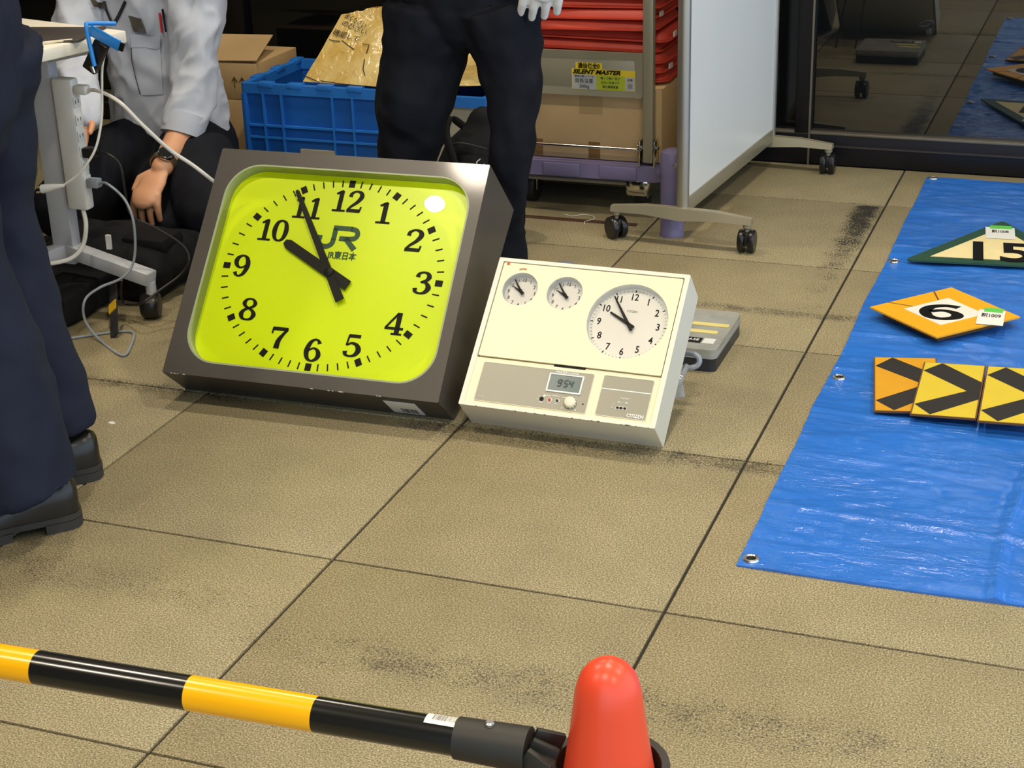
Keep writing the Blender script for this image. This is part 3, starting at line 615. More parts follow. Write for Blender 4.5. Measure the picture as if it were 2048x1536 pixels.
paper_tag('white paper tag with green tape on the diamond sign', (1.580, 2.040), 0.02, 0.0362, '駅1009', 0.060, 0.098)
# chevron boards, each lying partly on the one before
def chevron(c, label, wd, dp, z, rz, face, tilt):
    t = empty('chevron_board', M=Matrix.Translation((c[0], c[1], z)) @ Matrix.Rotation(rz, 4, 'Z') @ Matrix.Rotation(tilt, 4, 'Y')); tag(t, label, 'sign', 'chevron boards')
    pl = MB().box(0, 0, 0, wd, dp, 0.004).build('plate', rust, t, 0)
    MB().box(0.003, 0.003, 0.004, wd - 0.003, dp - 0.003, 0.0046).build('face', face, t, 0)
    q = MB(); xl = 0.004; xm = wd * 0.98; h = dp
    up = [(xl, h * 0.82), (xl + wd * 0.27, h * 0.985), (xm, h * 0.66), (xm, h * 0.50), (wd * 0.78, h * 0.48)]
    dn = [(wd * 0.78, h * 0.48), (xm, h * 0.50), (xm, h * 0.34), (xl + wd * 0.27, h * 0.015), (xl, h * 0.18)]
    q.prism(list(reversed(up)), 0.0046, 0.0052); q.prism(list(reversed(dn)), 0.0046, 0.0052); q.build('arrow', mat('chevron black', (38, 36, 34), 0.5), t, 0)
    return t
chevron((1.402, 1.477), 'undermost amber chevron board, its right part covered by the next board', 0.135, 0.300, 0.012, 0.155, yel3, -0.03)
chevron((1.476, 1.462), 'yellow chevron board between two others, black arrow fully showing', 0.130, 0.292, 0.0205, 0.03, yel2, -0.03)
chevron((1.609, 1.446), 'yellow chevron board on top, beside the fully showing one', 0.130, 0.300, 0.029, 0.03, yel2, -0.03)

# ------------------------------------------------------------------ barrier: cones and striped bar
cone_r = mat('cone orange red', (230, 76, 46), 0.34, 0, 0.04, 6, spec=0.45)
rubber = mat('black rubber', (26, 25, 24), 0.55, 0, 0.1, 30)
def cone(loc, label):
    c = empty('traffic_cone', loc); tag(c, label, 'cone')
    prof = [(0.132, 0.030), (0.122, 0.034), (0.0530, 0.440), (0.0388, 0.5245), (0.0342, 0.5545), (0.0310, 0.579), (0.0295, 0.592), (0.0278, 0.602), (0.0245, 0.612), (0.0190, 0.620), (0.0115, 0.6258), (0.0015, 0.6285)]
    MB().lathe(prof, 48).build('cone_body', cone_r, c, 60)
    MB().box(-0.185, -0.185, 0, 0.185, 0.185, 0.032, 0.012).build('base_plate', cone_r, c)
    MB().ring(circle(0, 0, 0.17, 40), circle(0, 0, 0.128, 40), 0.032, 0.060).build('weight_ring', rubber, c)
    return c
RB = CAM + ray(1000, 1490) * 1.44; LBp = CAM + ray(0, 1322) * 1.0
dl = ray(0, 1322); LBp = CAM + dl * ((RB.z + 0.004 - CAM.z) / dl.z)
bd = (LBp - RB).normalized()                            # bar direction, towards the left
ax = CAM + ray(1216, 1322) * 1.39
CONE = Vector((ax.x, ax.y, 0))
CONE2 = CONE + Vector((bd.x, bd.y, 0)) * 1.60
cone(CONE, 'orange-red traffic cone holding the socketed end of the striped bar')
cone(CONE2, 'orange-red traffic cone at the other end of the striped bar, beside the desk')
bar = empty('barrier_bar', RB); tag(bar, 'yellow and black striped barrier bar hung between two cones', 'bar')
yb = mat('bar yellow', (250, 178, 14), 0.22, 0, 0.03, spec=0.6); bb = mat('bar black', (22, 22, 20), 0.2, 0, 0.05, spec=0.6); bp_ = mat('bar plastic', (40, 38, 33), 0.55)
def onbar(u, v_):                                       # distance along the bar seen at a pixel
    d = ray(u, v_); n_ = d.cross(Vector((0, 0, 1))); n_ = d.cross(bd).cross(d); return (CAM - RB).dot(n_) / bd.dot(n_)
R_ = 0.0166
st = [onbar(925, 1470), onbar(632, 1437), onbar(381, 1385), onbar(76, 1335)]
L_ = st[2] - st[1]; marks = [st[0]] + st[1:]
while marks[-1] < 1.36: marks.append(marks[-1] + (marks[-1] - marks[-2] + L_) / 2)
marks[-1] = 1.37
for k in range(len(marks) - 1):
    MB().tube([bd * marks[k], bd * marks[k + 1]], R_, 28).build('stripe', yb if k % 2 else bb, bar)
q = MB(); sock = [bd * (onbar(925, 1470) + 0.004), bd * onbar(1058, 1500)]
q.tube([sock[0], sock[1]], [0.0190, 0.0205], 28); q.build('socket', bp_, bar)
sd = bd.cross(Vector((0, 0, 1))); upb = sd.cross(bd).normalized()
if upb.z < 0: upb = -upb
q = MB(); s0 = bd * onbar(985, 1460) + upb * 0.0185; q.lathe([(0.0045, 0), (0.0045, 0.003), (0.003, 0.0045)], 12, Matrix.Translation(s0)); q.build('rivet', alu, bar)
ringc = CONE - RB + Vector((0, 0, 0.0)); ringc.z = -0.026
q = MB(); q.ring(circle(ringc.x, ringc.y, 0.0535, 40), circle(ringc.x, ringc.y, 0.0462, 40), -0.046, -0.012); q.build('ring', bp_, bar)
e0 = sock[1]; e1 = ringc - (ringc - e0).normalized() * 0.050
for off in (-0.014, 0.0, 0.014): MB().obox(e0 + sd * off + Vector((0, 0, 0.003)), e1 + sd * off * 1.6, 0.006, 0.020, (0, 0, 1), 0.001).build('rib', bp_, bar)
MB().obox(e0, e1, 0.034, 0.006, (0, 0, 1), 0.001).build('neck', bp_, bar)
c0 = bd * onbar(895, 1445); q = MB(); V = []; nn = 8
for i in range(2):
    for k in range(nn + 1):
        a = math.radians(-38 + 62 * k / nn); V.append(c0 + bd * (0.0175 - 0.035 * i) + (upb * math.cos(a) + sd * math.sin(a) * (1 if sd.y < 0 else -1)) * (R_ + 0.0006))
lab = MB().add(V, [(k, k + 1, nn + 2 + k, nn + 1 + k) for k in range(nn)]).build('barcode_label', paper, bar)
q = MB()
for k in range(16):
    t0 = 0.011 - 0.0014 * k; w_ = random.choice((0.0003, 0.0006, 0.0009)); V = []
    for t in (t0, t0 - w_):
        for a in (-22, -5, 8): a = math.radians(a); V.append(c0 + bd * t + (upb * math.cos(a) + sd * math.sin(a) * (1 if sd.y < 0 else -1)) * (R_ + 0.0009))
    q.add(V, [(0, 1, 4, 3), (1, 2, 5, 4)])
q.build('barcode', mat('barcode grey', (120, 116, 108), 0.6), lab, 0)['kind'] = 'stuff'
# the far end of the bar
f0 = bd * 1.37; q = MB(); q.tube([f0, f0 + bd * 0.06], [0.0195, 0.0205], 24); q.build('socket', bp_, bar)
rc2 = CONE2 - RB; rc2.z = -0.026
q = MB(); q.ring(circle(rc2.x, rc2.y, 0.0535, 40), circle(rc2.x, rc2.y, 0.0462, 40), -0.046, -0.012); q.build('ring', bp_, bar)
MB().obox(f0 + bd * 0.06, rc2 - (rc2 - f0).normalized() * 0.055, 0.034, 0.012, (0, 0, 1), 0.001).build('neck', bp_, bar)

# ------------------------------------------------------------------ mobile whiteboard
WA = Vector((0.724, 2.490, 0)); WBp = Vector((0.790, 3.318, 0)); wd_ = (WBp - WA).normalized(); wn = Vector((wd_.y, -wd_.x, 0))
MWB = Matrix((wd_, -wn, Vector((0, 0, 1)))).transposed().to_4x4(); MWB.translation = WA
wbd = empty('mobile_whiteboard', M=MWB); tag(wbd, 'white mobile board in an aluminium frame on castered feet', 'whiteboard')
al = mat('satin aluminium', (176, 172, 160), 0.32, 0.75, 0.05); al2 = mat('grey bronze paint', (156, 148, 124), 0.4, 0.35, 0.06)
LW = (WBp - WA).length
wht = mat('whiteboard enamel', (226, 228, 224), 0.28, 0, 0.05, 3)
MB().box(0.030, -0.010, 0.128, LW - 0.012, 0.010, 1.72).build('panel', wht, wbd, 0)
for x0, x1, nm in ((0.0, 0.030, 'post'), (LW - 0.014, LW + 0.012, 'post')):
    q = MB(); q.tube([((x0 + x1) / 2, 0, 0.088), ((x0 + x1) / 2, 0, 1.76)], 0.0165, 20, side=(1, 0, 0), flat=1.05); q.build(nm, al, wbd)
MB().box(0.030, -0.014, 0.086, LW - 0.012, 0.014, 0.128, 0.003).build('lower_rail', al2, wbd)
MB().box(0.030, -0.014, 1.72, LW - 0.012, 0.014, 1.755, 0.003).build('upper_rail', al2, wbd)
black_pl = mat('black nylon', (22, 22, 24), 0.3, 0, 0.1)
def caster(parent, x, y, top, r=0.031, yaw=0.0):
    M = Matrix.Translation((x, y, 0)) @ Matrix.Rotation(yaw, 4, 'Z')
    q = MB(); q.lathe([(0.012, top), (0.012, top - 0.014), (0.007, top - 0.018), (0.007, r * 1.7)], 14, M); c = q.build('caster_stem', al2, parent)
    for s in (-1, 1):
        q = MB(); q.lathe([(r * 0.55, -0.009), (r * 0.92, -0.0085), (r, -0.005), (r, 0.005), (r * 0.9, 0.0085), (r * 0.5, 0.009)], 28, M @ Matrix.Translation((0, s * 0.0135, r)) @ Matrix.Rotation(PI / 2, 4, 'X')); q.build('wheel', black_pl, c)
    q = MB(); q.box(-r * 0.7, -0.006, r * 0.7, r * 0.8, 0.006, r * 1.85, 0.003, M); q.build('wheel_hood', black_pl, c)
for xx in (0.0, LW):
    ft = MB()
    for s in (-1, 1):
        prof = [(0.000, 0.0), (0.0, 0.0)]
        V = []
        for yy, zt, zb, hw in ((0.0, 0.105, 0.072, 0.020), (0.10 * s, 0.104, 0.080, 0.018), (0.200 * s, 0.094, 0.078, 0.014)):
            V += [(xx - hw, yy, zb), (xx + hw, yy, zb), (xx + hw * 0.6, yy, zt), (xx - hw * 0.6, yy, zt)]
        Fc = [(0, 3, 2, 1), (8, 9, 10, 11)] + [(a * 4 + k, a * 4 + (k + 1) % 4, a * 4 + 4 + (k + 1) % 4, a * 4 + 4 + k) for a in (0, 1) for k in range(4)]
        if s < 0: Fc = [tuple(reversed(f)) for f in Fc]
        ft.add(V, Fc)
    fo = ft.build('foot', al2, wbd, 50)
    for s in (-1, 1): caster(fo, xx, s * 0.187, 0.082, 0.031, 0.5 + 0.4 * s)

# ------------------------------------------------------------------ purple post, plastic parts box, small litter
pur = mat('purple plastic', (122, 114, 150), 0.45, 0, 0.08)
pp = empty('purple_post', (0.678, 2.572, 0)); tag(pp, 'short purple plastic post with a rounded top standing behind the whiteboard foot', 'post')
MB().lathe([(0.0345, 0), (0.0345, 0.006), (0.0325, 0.010), (0.0325, 0.170), (0.0345, 0.178), (0.0345, 0.222), (0.030, 0.236), (0.018, 0.243), (0.001, 0.245)], 32).build('tube', pur, pp)
MB().lathe([(0.008, 0), (0.008, 0.003), (0.005, 0.004)], 16, Matrix.Translation((0.016, -0.0305, 0.205)) @ Matrix.Rotation(PI / 2, 4, 'X')).build('bolt', mat('bolt grey', (150, 144, 160), 0.3, 0.6), pp)
pb = empty('parts_case', (0.787, 1.624, 0), 0.0); tag(pb, 'dark plastic parts case with a clear lid, on the floor behind the cream clock', 'case')
MB().prism(rrect(0, 0, 0.246, 0.25, 0.014, 4), 0, 0.032).build('tray', mat('dark blue plastic', (34, 38, 46), 0.4), pb, 30)
MB().prism(rrect(-0.001, -0.001, 0.247, 0.251, 0.015, 4), 0.034, 0.052).build('lid', glassmat('cloudy lid', (226, 226, 216), 1.45, 0.15, 0.6), pb, 30)
q = MB(); q.ring(rrect(-0.002, -0.002, 0.248, 0.252, 0.015, 4), rrect(0.003, 0.003, 0.243, 0.247, 0.012, 4), 0.031, 0.040); q.build('lid_rim', mat('lid rim', (150, 152, 150), 0.4), pb, 30)
for y, x0_ in ((0.098, 0.140), (0.145, 0.155)): MB().box(x0_, y, 0.0525, x0_ + 0.085, y + 0.018, 0.0535).build('yellow_strip', mat('pale yellow', (226, 212, 130), 0.5), pb, 0)
sk = MB().box(0.110, 0.036, 0.0525, 0.202, 0.066, 0.0533).build('sticker', BLACK, pb, 0); MB().box(0.206, 0.036, 0.0525, 0.232, 0.066, 0.0534).build('white_sticker', paper, pb, 0)
V, Fc = text_geo('PARTS-CASE', 0.016, 0.080); MB().add(V, Fc, T(0.156, 0.051, 0.0537)).build('sticker_print', whitep, sk, 0)
q = MB(); q.tube([pz(1128, 428, .002), pz(1145, 432, .002), pz(1165, 429, .002), pz(1185, 432, .002), pz(1188, 438, .002), pz(1170, 443, .002), pz(1169, 448, .002)], 0.0011, 6, sub=4); tag(q.build('white_string', paper), 'loose white string lying across the brown floor strip', 'string')
p = pz(223, 846); tag(MB().prism([(p.x - .007, p.y - .004), (p.x + .004, p.y - .006), (p.x + .009, p.y + .001), (p.x + .001, p.y + .006), (p.x - .006, p.y + .004)], 0.0, 0.0012).build('paper_scrap', paper, None, 0), 'tiny white paper scrap on the floor near the black shoes', 'scrap')
p = pz(1130, 540); gd = MB().lathe([(0.030, 0), (0.030, 0.010), (0.024, 0.018), (0.002, 0.021)], 24, T(p.x, p.y)).build('plastic_puck', mat('grey cap', (120, 124, 132), 0.4)); tag(gd, 'round grey plastic puck on the floor behind the cream clock', 'puck')

# ------------------------------------------------------------------ platform trolley with cartons and red trays
tro = empty('platform_trolley', (0.13, 2.70, 0)); tag(tro, 'low purple platform trolley with a silver handle panel, behind the whiteboard', 'trolley')
card = mat('brown cardboard', (200, 168, 120), 0.75, 0, 0.07, 5, bump=0.15, bs=40); silv = mat('silver painted steel', (166, 160, 138), 0.38, 0.4, 0.05); chrome = mat('chrome', (206, 204, 196), 0.12, 1.0, 0.03)
DW, DD = 0.478, 0.60
MB().box(0, 0.0, 0.118, DW, DD, 0.150, 0.008).build('deck', pur, tro)
MB().ring(rrect(-0.004, -0.004, DW + 0.004, DD + 0.004, 0.03, 4), rrect(0.012, 0.012, DW - 0.012, DD - 0.012, 0.02, 4), 0.108, 0.152).build('deck_rim', pur, tro)
for x in (0.13, 0.30): MB().box(x, -0.010, 0.112, x + 0.11, 0.004, 0.148, 0.003).build('rim_block', pur, tro)
for x in (0.022, 0.438): MB().box(x - 0.014, 0.006, 0.16, x + 0.016, 0.034, 0.92, 0.003).build('handle_post', silv, tro)
MB().tube([(0.022, 0.02, 0.92), (0.10, 0.02, 0.97), (0.36, 0.02, 0.97), (0.438, 0.02, 0.92)], 0.014, 12, sub=4).build('push_bar', silv, tro)
pn = MB().box(0.036, 0.010, 0.345, 0.424, 0.020, 0.470, 0.003).build('panel', silv, tro)
MB().ring(rrect(0.036, 0.345, 0.424, 0.470, 0.006, 3), rrect(0.060, 0.366, 0.400, 0.448, 0.006, 3), 0, 0.004, Matrix.Translation((0, 0.010, 0)) @ Matrix.Rotation(PI / 2, 4, 'X'), zi=(0, 0.0005)).build('panel_flange', silv, pn)
def flat(x, z, y=0.0090): return Matrix.Translation((x, y, z)) @ Matrix.Rotation(PI / 2, 4, 'X')     # text that faces the camera side
sy = mat('sticker yellow', (222, 196, 40), 0.5); sg = mat('sticker green', (168, 182, 44), 0.5); sgr = mat('sticker grey', (176, 178, 178), 0.5)
stx = MB().box(0.216, 0.0082, 0.362, 0.402, 0.0096, 0.420).build('trolley_sticker', sy, pn, 0)
MB().box(0.218, 0.0078, 0.363, 0.288, 0.0082, 0.404).build('sticker_field', sgr, stx, 0); MB().box(0.289, 0.0078, 0.363, 0.372, 0.0082, 0.404).build('sticker_field', sg, stx, 0); MB().box(0.374, 0.0078, 0.364, 0.401, 0.0082, 0.402).build('sticker_field', sgr, stx, 0)
V, Fc = text_geo('SILENT MASTER', 0.0165, 0.140, shear=0.32, offset=0.0006); MB().add(V, Fc, flat(0.289, 0.4120, 0.0076)).build('sticker_title', BLACK, stx, 0)
q = MB()
for x, z, s, sz in ((0.253, 0.399, '静音台車シリーズ', 0.0070), (0.253, 0.386, '取扱注意', 0.0135), (0.253, 0.371, '300kg', 0.0125), (0.330, 0.396, '軽くて静か 音が', 0.0078), (0.330, 0.384, '出ない台車です', 0.0078), (0.330, 0.372, '最大積載質量', 0.0078), (0.3875, 0.394, '台車', 0.008), (0.3875, 0.378, '||||', 0.014)):
    V, Fc = text_geo(s, sz); q.add(V, Fc, flat(x, z, 0.0076))
q.build('sticker_print', mat('sticker ink', (64, 66, 52), 0.5), stx, 0)['kind'] = 'stuff'
s2 = MB().box(0.228, 0.0078, 0.419, 0.306, 0.0090, 0.438).build('owner_sticker', sy, pn, 0)
V, Fc = text_geo('通信保全0', 0.0165, 0.064, offset=0.0003); MB().add(V, Fc, flat(0.267, 0.4285, 0.0073)).build('owner_print', BLACK, s2, 0)
MB().tube([(0.02, 0.012, 0.196), (0.42, 0.012, 0.196)], 0.0045, 10).build('tie_rod', chrome, tro)
for x in (0.022, 0.438):
    for dx in (-0.023, 0.020): MB().box(x + dx, -0.004, 0.148, x + dx + 0.004, 0.044, 0.225, 0.001).build('hinge_bracket', chrome, tro)
    MB().tube([(x - 0.03, 0.012, 0.205), (x + 0.032, 0.012, 0.205)], 0.006, 10).build('hinge_pin', chrome, tro)
for x, y in ((0.06, 0.10), (0.40, 0.10), (0.06, 0.50), (0.40, 0.50)):
    cs = MB().box(x - 0.022, y - 0.028, 0.040, x - 0.018, y + 0.028, 0.118).box(x + 0.018, y - 0.028, 0.040, x + 0.022, y + 0.028, 0.118).box(x - 0.030, y - 0.035, 0.108, x + 0.030, y + 0.035, 0.118).build('caster_fork', chrome, tro)
    MB().lathe([(0.046, -0.014), (0.048, -0.010), (0.048, 0.010), (0.046, 0.014)], 24, Matrix.Translation((x, y, 0.048)) @ Matrix.Rotation(PI / 2, 4, 'Y')).build('wheel', rubber, cs)
MB().box(0.366, 0.030, 0.052, 0.434, 0.060, 0.104, 0.010).build('brake_pedal', chrome, tro); MB().tube([(0.06, 0.06, 0.082), (0.40, 0.06, 0.082)], 0.007, 10).build('brake_rod', silv, tro)
def carton(loc, w_, d_, h_, label, flaps=None, rz=0.0, tape=True, group=None):
    c = empty('cardboard_carton', loc, rz); tag(c, label, 'box', group)
    MB().box(0, 0, 0, w_, d_, h_, 0.002).build('carton_body', card, c)
    if tape:
        tm = mat('parcel tape', (186, 158, 112), 0.2, 0, 0.05, spec=0.7)
        MB().box(w_ * 0.44, -0.0008, h_ * 0.62, w_ * 0.60, 0.0004, h_).build('tape', tm, c, 0)
        for x in (0.10, 0.50): MB().box(w_ * x, -0.0006, 0, w_ * x + 0.035, 0.0004, h_ * 0.24).build('tape', mat('brown tape', (136, 102, 62), 0.3), c, 0)
    return c
big_c = carton((0.165, 2.742, 0.1525), 0.435, 0.46, 0.212, 'large brown taped carton on the platform trolley under the red trays')
redm = mat('red plastic', (206, 70, 50), 0.5, 0, 0.06, 8)
random.seed(11)
def tray_mesh(k):
    q = MB(); prof = [(0.000, 0.000), (0.000, 0.004), (0.010, 0.006), (0.016, 0.020), (0.024, 0.024)]; n_ = None; V = []; Fc = []
    for ins, z in prof:
        P = rrect(-0.205 + ins, -0.150 + ins, 0.205 - ins, 0.150 - ins, 0.035 - ins * 0.8, 6); n_ = len(P)
        for (x, y) in P:
            b = 0.006 * math.exp(-((x - 0.03 * math.sin(k * 2.1)) / 0.05) ** 2) if y < -0.10 else 0        # finger lip in the front edge
            V.append((x, y - b * 1.8, z + b * 0.5 + 0.004 * math.sin(x * 9 + k)))
    for a in range(len(prof) - 1):
        Fc += [(a * n_ + i, a * n_ + (i + 1) % n_, (a + 1) * n_ + (i + 1) % n_, (a + 1) * n_ + i) for i in range(n_)]
    Fc += [tuple(range(n_ - 1, -1, -1)), tuple((len(prof) - 1) * n_ + i for i in range(n_))]
    return q.add(V, Fc)
NT = 11
for k in range(NT):
    zt = 0.3695 + 0.0295 * k
    lb = 'red plastic tray resting on the carton, lowest of its stack' if k == 0 else 'red plastic tray at the top of the stack on the trolley' if k == NT - 1 else 'red plastic tray, %s from the bottom of the stack on the trolley' % ('second third fourth fifth sixth seventh eighth ninth tenth'.split()[k - 1])
    t = empty('plastic_tray', (0.395 + random.uniform(-0.014, 0.014) - 0.003 * k, 2.93 + random.uniform(-0.012, 0.012), zt), random.uniform(-0.045, 0.045)); t.rotation_euler[1] = random.uniform(-0.010, 0.010); tag(t, lb, 'tray', 'red plastic trays on the trolley')
    tray_mesh(k).build('tray_shell', redm, t, 50)
    if k in (1, 4, 6): MB().box(0.2035, -0.09, 0.004, 0.2068, -0.06, 0.018).build('tray_label', paper, t, 0)

# ------------------------------------------------------------------ blue crates, plastic bag, cartons behind
blue = mat('crate blue', (24, 92, 178), 0.45, 0, 0.06); blue2 = mat('crate rim blue', (40, 118, 206), 0.4, 0, 0.05)
def crate(loc, w_, d_, h_, label, vx, grey_front=False):
    c = empty('folding_crate', loc); tag(c, label, 'crate')
    q = MB(); t = 0.012
    MB().box(0.01, 0.01, 0.0, w_ - 0.01, d_ - 0.01, 0.012).build('base', blue, c)
    fp = MB().box(0.008, 0.008, 0.0, w_ - 0.008, 0.008 + t, h_ - 0.035).build('front_panel', mat('pale grey panel', (176, 172, 156), 0.5) if grey_front else blue, c)
    MB().box(0.008, d_ - 0.008 - t, 0.0, w_ - 0.008, d_ - 0.008, h_ - 0.035).build('back_panel', blue, c)
    for x in (0.008, w_ - 0.008 - t): MB().box(x, 0.02, 0.0, x + t, d_ - 0.02, h_ - 0.035).build('side_panel', blue, c)
    MB().ring(rrect(0, 0, w_, d_, 0.012, 3), rrect(0.022, 0.022, w_ - 0.022, d_ - 0.022, 0.008, 3), h_ - 0.036, h_ - 0.006).build('rim', blue2, c)
    for x in (0.0, w_ - 0.02): MB().box(x, -0.001, 0.0, x + 0.02, 0.020, h_ - 0.036, 0.003).build('corner_post', blue2 if grey_front else blue, c)
    for x in vx: MB().box(x - 0.003, -0.002, 0.0, x + 0.003, 0.010, h_ - 0.036).build('rib', blue2, fp)
    if not grey_front:
        for z in (h_ * 0.60, h_ * 0.49): MB().box(0.02, -0.0015, z - 0.003, w_ - 0.02, 0.010, z + 0.003).build('rib', blue2, fp)
        MB().box(w_ * 0.36, -0.0025, 0.10, w_ * 0.58, 0.009, 0.135).build('handle_plate', mat('crate handle grey', (168, 160, 144), 0.5), fp)
        for k in range(5): MB().box(0.06 + k * 0.1, -0.003, h_ - 0.016, 0.11 + k * 0.1, 0.026, h_, 0.002).build('hinge_lug', blue2, c)
        for k in range(3): MB().box(-0.003, 0.07 + k * 0.13, h_ - 0.016, 0.026, 0.12 + k * 0.13, h_, 0.002).build('hinge_lug', blue2, c)
    return c
crate((-0.718, 2.70, 0), 0.53, 0.385, 0.335, 'blue folding crate with ribbed sides and a clear bag on top', [0.0134, 0.075, 0.137, 0.309, 0.376, 0.50])
crate((-0.175, 2.71, 0), 0.262, 0.37, 0.325, 'blue crate with a pale grey end panel beside the ribbed crate', [], True)
bagm = bpy.data.materials.new('yellowed clear film'); bagm.use_nodes = True
def film(m_):
    N = m_.node_tree.nodes; L = m_.node_tree.links; b = N['Principled BSDF']; tc = N.new('ShaderNodeTexCoord'); nz = N.new('ShaderNodeTexNoise'); nz.inputs['Scale'].default_value = 7; nz.inputs['Detail'].default_value = 6
    L.new(tc.outputs['Object'], nz.inputs['Vector']); r = N.new('ShaderNodeValToRGB'); L.new(nz.outputs['Fac'], r.inputs[0]); r.color_ramp.elements[0].position = 0.3; r.color_ramp.elements[0].color = lin((196, 156, 66)); r.color_ramp.elements[1].position = 0.72; r.color_ramp.elements[1].color = lin((240, 218, 150))
    L.new(r.outputs[0], b.inputs['Base Color']); b.inputs['Roughness'].default_value = 0.22; b.inputs['Specular IOR Level'].default_value = 0.8; b.inputs['Alpha'].default_value = 0.93
    n2 = N.new('ShaderNodeTexNoise'); n2.inputs['Scale'].default_value = 26; n2.inputs['Detail'].default_value = 4; n2.inputs['Distortion'].default_value = 1.2; L.new(tc.outputs['Object'], n2.inputs['Vector']); bp = N.new('ShaderNodeBump'); bp.inputs['Strength'].default_value = 0.7; bp.inputs['Distance'].default_value = 0.01; L.new(n2.outputs['Fac'], bp.inputs['Height']); L.new(bp.outputs[0], b.inputs['Normal'])
film(bagm)
pbag = empty('plastic_bag', (-0.35, 2.86, 0.33)); tag(pbag, 'crumpled yellowish clear plastic bag with handwriting, slumped on the blue crates', 'bag')
O = Vector((-0.35, 2.86, 0.33))
pts = {'A': py(606, 164, 2.735), 'B': py(772, 182, 2.715), 'C': py(962, 172, 2.735), 'D': py(684, 30, 2.90), 'E': py(765, 14, 2.93), 'G': py(955, 108, 2.95), 'M': py(850, 60, 2.93)}
for k_ in ('A', 'B', 'C'): pts[k_].z = max(pts[k_].z, 0.3355)
pts['a'] = Vector((pts['A'].x + 0.05, 3.10, 0.34)); pts['c'] = Vector((pts['C'].x - 0.02, 3.10, 0.34)); pts['d'] = pts['D'] + Vector((0.06, 0.13, -0.02)); pts['g'] = pts['G'] + Vector((0, 0.10, -0.03))
ks = list(pts); bm = bmesh.new(); bv = {k: bm.verts.new(pts[k] - O) for k in ks}
for f in ('ABED', 'BME', 'BCGM', 'Gdga'[:0] or 'Mgd'[:0] or 'EMd', 'EdD', 'MGg', 'Mgd', 'DdaA', 'dgca', 'GCcg', 'ACB'[:0] or 'Aac', 'ACB', 'AcC'):
    if len(set(f)) >= 3:
        try: bm.faces.new([bv[k] for k in f])
        except ValueError: pass
bmesh.ops.triangulate(bm, faces=bm.faces[:]); bmesh.ops.subdivide_edges(bm, edges=bm.edges[:], cuts=7, use_grid_fill=True); bmesh.ops.recalc_face_normals(bm, faces=bm.faces[:]); bm.normal_update()
nf = (pts['B'] - pts['A']).cross(pts['D'] - pts['A']).normalized()
if nf.y > 0: nf = -nf
for v in bm.verts:
    wpos = v.co + O; dpl = abs((wpos - pts['A']).dot(nf)); edgeb = 0.25 if dpl < 0.003 else 1.0
    if v.co.z > 0.012: v.co += v.normal * (0.016 * edgeb * noise.noise(wpos * 16) + 0.008 * edgeb * noise.noise(wpos * 42))
me = bpy.data.meshes.new('film'); bm.to_mesh(me); bm.free(); me.materials.append(bagm); me.polygons.foreach_set('use_smooth', [True] * len(me.polygons)); me.set_sharp_from_angle(angle=math.radians(28)); linkmesh('film', me, pbag)
ex = (pts['B'] - pts['A']).normalized(); ey = nf.cross(ex).normalized()
if ey.z < 0: ey = -ey
def onface(u, v_, lift=0.006):
    d = ray(u, v_); t = (pts['A'] - CAM).dot(nf) / d.dot(nf); return CAM + d * t + nf * lift - O
ink = mat('marker ink', (26, 24, 20), 0.5); q = MB()
for (u, v_, s, rot) in ((712, 44, '名ください', -0.42), (710, 58, 'のびざい', -0.34), (694, 74, '確認して', -0.22)):
    V, Fc = text_geo(s, 0.030, 0.090 if len(s) > 4 else 0.098, ext=0.0002); M = Matrix((ex, ey, nf)).transposed().to_4x4(); M.translation = onface(u, v_); q.add(V, Fc, M @ Matrix.Rotation(rot, 4, 'Z') @ Matrix.Diagonal((1, 0.75, 1, 1)))
for L_p in (((660, 80), (668, 83), (681, 84)), ((685, 82), (697, 92), (709, 100)), ((726, 89), (739, 91), (734, 108)), ((730, 120), (727, 140), (731, 152)), ((606, 151), (625, 159), (640, 166)), ((642, 163), (690, 170), (760, 176))): q.tube([onface(*p, 0.004) for p in L_p], 0.0013, 5)
q.build('handwriting', ink, pbag, 0)['kind'] = 'stuff'
c1 = py(513, 141, 2.98); carton((c1.x - 0.24, 2.98, 0.0), 0.218, 0.30, 0.205, 'closed brown carton on the floor behind the kneeling person, under the open one', tape=False)
cu_ = carton((c1.x - 0.24, 2.98, 0.206), 0.24, 0.28, max(0.12, c1.z - 0.206), 'small open brown carton stacked behind the kneeling person', tape=False)
hh = max(0.12, c1.z - 0.206)
MB().add([(0.02, -0.002, hh + 0.004), (0.245, -0.002, hh + 0.012), (0.20, 0.20, hh + 0.055), (-0.02, 0.20, hh + 0.05), (0.02, -0.002, hh + 0.001), (0.245, -0.002, hh + 0.009), (0.20, 0.20, hh + 0.052), (-0.02, 0.20, hh + 0.047)], [(0, 1, 2, 3), (7, 6, 5, 4), (0, 4, 5, 1), (1, 5, 6, 2), (2, 6, 7, 3), (3, 7, 4, 0)]).build('flap', card, cu_, 0)
V, Fc = text_geo('↑↑', 0.05, 0.05); MB().add(V, Fc, flat(0.17, hh * 0.45, -0.001)).build('print', mat('carton ink', (96, 70, 44), 0.7), cu_, 0)

